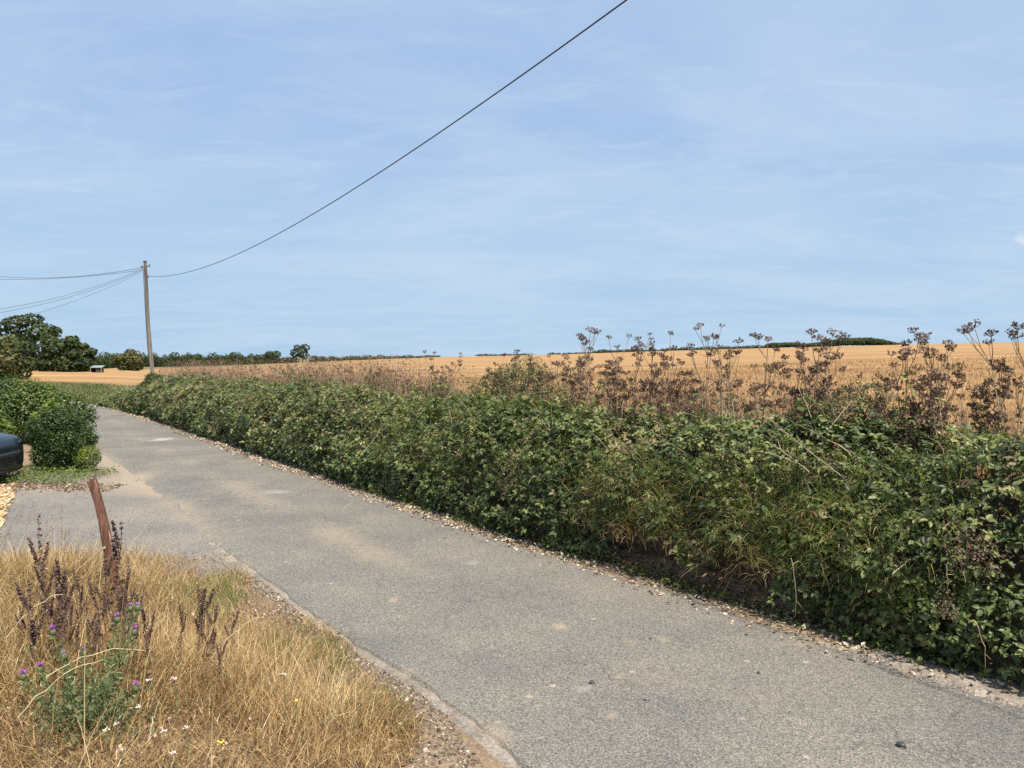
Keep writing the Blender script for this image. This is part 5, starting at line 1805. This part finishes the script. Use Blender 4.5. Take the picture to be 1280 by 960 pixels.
wf = [(180, 855, 3.6, 'pair of white flowers right of the lowest thistle flower'), (212, 853, 3.65, 'white flower cluster nearest the right dock stem'), (166, 890, 3.4, 'white flower below the lowest thistle flower'), (137, 912, 3.3, 'white flower cluster left of the bottom group'),
      (197, 921, 3.25, 'white flower cluster in the middle of the bottom group'), (225, 917, 3.3, 'small white flower right of the bottom group'), (142, 946, 3.15, 'white flower cluster at the bottom edge'), (210, 949, 3.15, 'white flowers at the bottom edge, right of the cluster'), (350, 848, 3.9, 'single pale flower in the green patch near the concrete strip'),
      (124, 919, 3.25, 'tiny white flower at the foot of the thistle')]
for a, b, D, lb in wf:
    small_flower(a, b, D, .0065, M['white_petal'], lb, 'white_flower')
small_flower(269, 936, 3.35, .009, M['yellow_petal'], 'single yellow flower at the bottom of the verge', 'yellow_flower', 12, None)
small_flower(366, 881, 3.8, .007, M['yellow_petal'], 'tiny yellow flower in the green tuft near the gravel', 'yellow_flower', 8, None)

# leaning post
D = 5.55
pb = np.array([(152 - 640) / 950 * D, D, 0.]); pb[2] = gz(pb[0], pb[1]) - .05
pt = img(112, 602, D + .05)
post = tag(empty('leaning_post', tuple(pb)), 'short red-brown wooden post leaning left in the dry grass', 'post')
ax = nrm(pt - pb); L = np.linalg.norm(pt - pb)
sd = nrm(np.cross(ax, [0, 1., 0])); bk = np.cross(sd, ax)
nr_, nz2 = 12, 16
V = []
for i in range(nz2):
    t = i / (nz2 - 1)
    for j in range(nr_):
        a = j * 2 * pi / nr_
        rx = (.029 + .009 * (1 - t) + .008 * float(noise(t * 5, j * .9, 0, 3))) * np.sign(cos(a)) * abs(cos(a)) ** .6
        ry = .026 * np.sign(sin(a)) * abs(sin(a)) ** .6
        ztop = (.05 * float(noise(j * 1.7, 3.3, 0, 8))) * (t > .98)
        V.append(ax * (L * t + ztop) + sd * (rx + .012 * sin(t * 6)) + bk * ry)
V.append(ax * (L * .985))
V = np.array(V)
F = []
for i in range(nz2 - 1):
    for j in range(nr_):
        p_, q_ = i * nr_ + j, i * nr_ + (j + 1) % nr_
        F += [(p_, q_, q_ + nr_), (p_, q_ + nr_, p_ + nr_)]
for j in range(nr_):
    F.append(((nz2 - 1) * nr_ + j, (nz2 - 1) * nr_ + (j + 1) % nr_, len(V) - 1))
m, n_, l_, b_, o_ = new_mat('old_red_wood')
g_ = nd(n_, 'ShaderNodeTexCoord')
mp_ = nd(n_, 'ShaderNodeMapping'); mp_.inputs['Scale'].default_value = (45, 45, 3); mp_.inputs['Rotation'].default_value = (0, radians(14), 0)
l_.new(g_.outputs['Object'], mp_.inputs[0])
nz_ = nd(n_, 'ShaderNodeTexNoise', i_Scale=1.6, i_Detail=6.0, i_Roughness=.7); l_.new(mp_.outputs[0], nz_.inputs['Vector'])
rp_ = n_.new('ShaderNodeValToRGB'); set_ramp(rp_, [(.3, (.035, .015, .010)), (.5, (.13, .055, .032)), (.68, (.24, .12, .075)), (.8, (.42, .28, .2))])
l_.new(nz_.outputs[0], rp_.inputs[0]); l_.new(rp_.outputs[0], b_.inputs['Base Color'])
b_.inputs['Roughness'].default_value = .8
bp_ = nd(n_, 'ShaderNodeBump', i_Strength=.8, i_Distance=.01); l_.new(nz_.outputs[0], bp_.inputs['Height']); l_.new(bp_.outputs[0], b_.inputs['Normal'])
build('shaft', (V, np.array(F), np.full(len(V), .5)), m, post)
build('split_edge', join([tube(np.array([ax * L * .35 + sd * -.036 - bk * .01, ax * L * .7 + sd * -.033 - bk * .012, ax * (L * 1.0) + sd * -.030 - bk * .01]), [.006, .008, .004], 5)]), mat_plain('pale_split_wood', (.36, .22, .15), .8, var=.3), post)
build('nail', tube(np.array([ax * L * .52 - bk * .03 + sd * .01, ax * L * .52 - bk * .045 + sd * .01]), .007, 6), mat_plain('pale_nail', (.5, .45, .42), .5), post)

# ------------------------------------------------------------------ parked car (only its front corner shows)
def car():
    root = tag(empty('parked_car', (-10.77, 12.95, 0), radians(5)), 'dark blue-grey car whose front corner shows at the left edge', 'car')
    paint = mat_plain('dark_blue_paint', (.008, .013, .02), .3, 0.0, .35, coat=.35)
    black = mat_plain('black_plastic', (.012, .012, .013), .45)
    glass = mat_plain('dark_glass', (.01, .013, .015), .05)
    chrome = mat_plain('trim_grey', (.35, .36, .38), .25, .6)
    # stations along x: (x, half width, bottom z, shoulder z, top z, top half width)
    st = [(2.02, .34, .24, .50, .60, .24), (1.98, .64, .17, .60, .72, .54), (1.88, .77, .15, .66, .79, .66), (1.70, .81, .18, .70, .84, .70), (1.3, .85, .17, .76, .91, .74), (.85, .86, .17, .80, .97, .76), (.3, .87, .17, .86, 1.38, .60),
          (-.5, .87, .17, .88, 1.45, .60), (-1.3, .86, .17, .90, 1.40, .58), (-1.8, .83, .22, .90, 1.12, .62), (-2.0, .72, .28, .82, .95, .58)]
    V = []; ring = 16
    for x, w, zb, zs, zt, tw in st:
        half = [(0, zb), (w * .85, zb), (w * .98, zb + .12), (w, (zb + zs) / 2), (w * .985, zs), ((w * .94 + tw) / 2 + .02, (zs + zt) / 2 + .01), (tw, zt - .03), (tw * .6, zt), (0, zt + .005)]
        pts = half + [(-a, b) for a, b in half[-2:0:-1]]
        V += [(x, a, b) for a, b in pts]
    ring = len(pts)
    F = []
    for i in range(len(st) - 1):
        for j in range(ring):
            a, b = i * ring + j, i * ring + (j + 1) % ring
            F.append((a, b, b + ring, a + ring))
    import bmesh
    bm = bmesh.new()
    vs = [bm.verts.new(v) for v in V]
    for f in F: bm.faces.new([vs[k] for k in f])
    bm.faces.new([vs[k] for k in range(ring)][::-1]); bm.faces.new([vs[(len(st) - 1) * ring + k] for k in range(ring)])
    bmesh.ops.recalc_face_normals(bm, faces=bm.faces)
    me = bpy.data.meshes.new('body'); bm.to_mesh(me); bm.free()
    o = link('body', me, paint, root)
    md = o.modifiers.new('s', 'SUBSURF'); md.levels = 2; md.render_levels = 2
    for p in me.polygons: p.use_smooth = True
    # side and front glass set just proud of the cabin
    def sheet(name, pts, mat, th=.012):
        bm = bmesh.new()
        f = bm.faces.new([bm.verts.new(p) for p in pts])
        r = bmesh.ops.extrude_face_region(bm, geom=[f])
        n = f.normal.copy() if f.normal.length else Vector((0, 1, 0))
        bmesh.ops.translate(bm, verts=[v for v in r['geom'] if isinstance(v, bmesh.types.BMVert)], vec=n * th)
        bmesh.ops.recalc_face_normals(bm, faces=bm.faces)
        me = bpy.data.meshes.new(name); bm.to_mesh(me); bm.free()
        return link(name, me, mat, root)
    for sgn in (-1, 1):
        sheet('side_window', [(.45, sgn * .80, .93), (-.45, sgn * .80, .95), (-.45, sgn * .66, 1.33), (.15, sgn * .67, 1.30)], glass)
        sheet('side_window', [(-.52, sgn * .80, .95), (-1.4, sgn * .79, .97), (-1.2, sgn * .65, 1.30), (-.52, sgn * .66, 1.33)], glass)
    sheet('windscreen', [(.80, -.66, 1.0), (.80, .66, 1.0), (.28, .54, 1.37), (.28, -.54, 1.37)], glass)
    # wheels
    for x in (1.25, -1.25):
        for sgn in (-1, 1):
            q = tube(np.array([(x, sgn * .66, .31), (x, sgn * .70, .31), (x, sgn * .86, .31), (x, sgn * .885, .31)]), [.27, .31, .31, .27], 24, .5)
            w_ = build('wheel', q, black, root)
            build('rim', tube(np.array([(x, sgn * .885, .31), (x, sgn * .895, .31)]), [.20, .17], 12, .5), chrome, w_)
    for sgn in (-1, 1):
        # headlight: curved band on the front corner
        a = np.linspace(.15, 1.2, 10)
        P = np.stack([1.65 + .34 * np.cos(a), sgn * (.31 + .48 * np.sin(a)), .655 + .02 * a], 1)
        h = build('headlight', tube(P, np.interp(a, [.15, .7, 1.2], [.02, .05, .02]), 10, .5), glass, root, True)
        build('lamp', tube(P[5:8] + [.015, sgn * .012, .01], .022, 8, .5), chrome, h, True)
        # corner intake with pale surround
        P2 = np.stack([1.67 + .33 * np.cos(a), sgn * (.31 + .48 * np.sin(a)), .39 + .0 * a], 1)
        build('corner_intake', tube(P2, np.interp(a, [.15, .7, 1.2], [.03, .045, .02]), 10, .5), black, root, True)
        P3 = np.stack([1.68 + .34 * np.cos(a[4:]), sgn * (.32 + .48 * np.sin(a[4:])), .30 + .24 * ((a[4:] - a[4]) / .65) ** 2], 1)
        build('intake_trim', tube(P3, .012, 6, .5), chrome, root, True)
    a = np.linspace(-1.1, 1.1, 14)
    build('grille', tube(np.stack([1.66 + .40 * np.cos(a * .55), .50 * np.sin(a), .50 + 0 * a], 1), .045, 8, .5), black, root, True)
    build('bumper_lip', tube(np.stack([1.53 + .47 * np.cos(a * .8), .80 * np.sin(a * 1.2), .205 + 0 * a], 1), .03, 8, .5), black, root, True)


car()
print('objects', len(bpy.data.objects), 'tris', sum(len(m.polygons) for m in bpy.data.meshes))
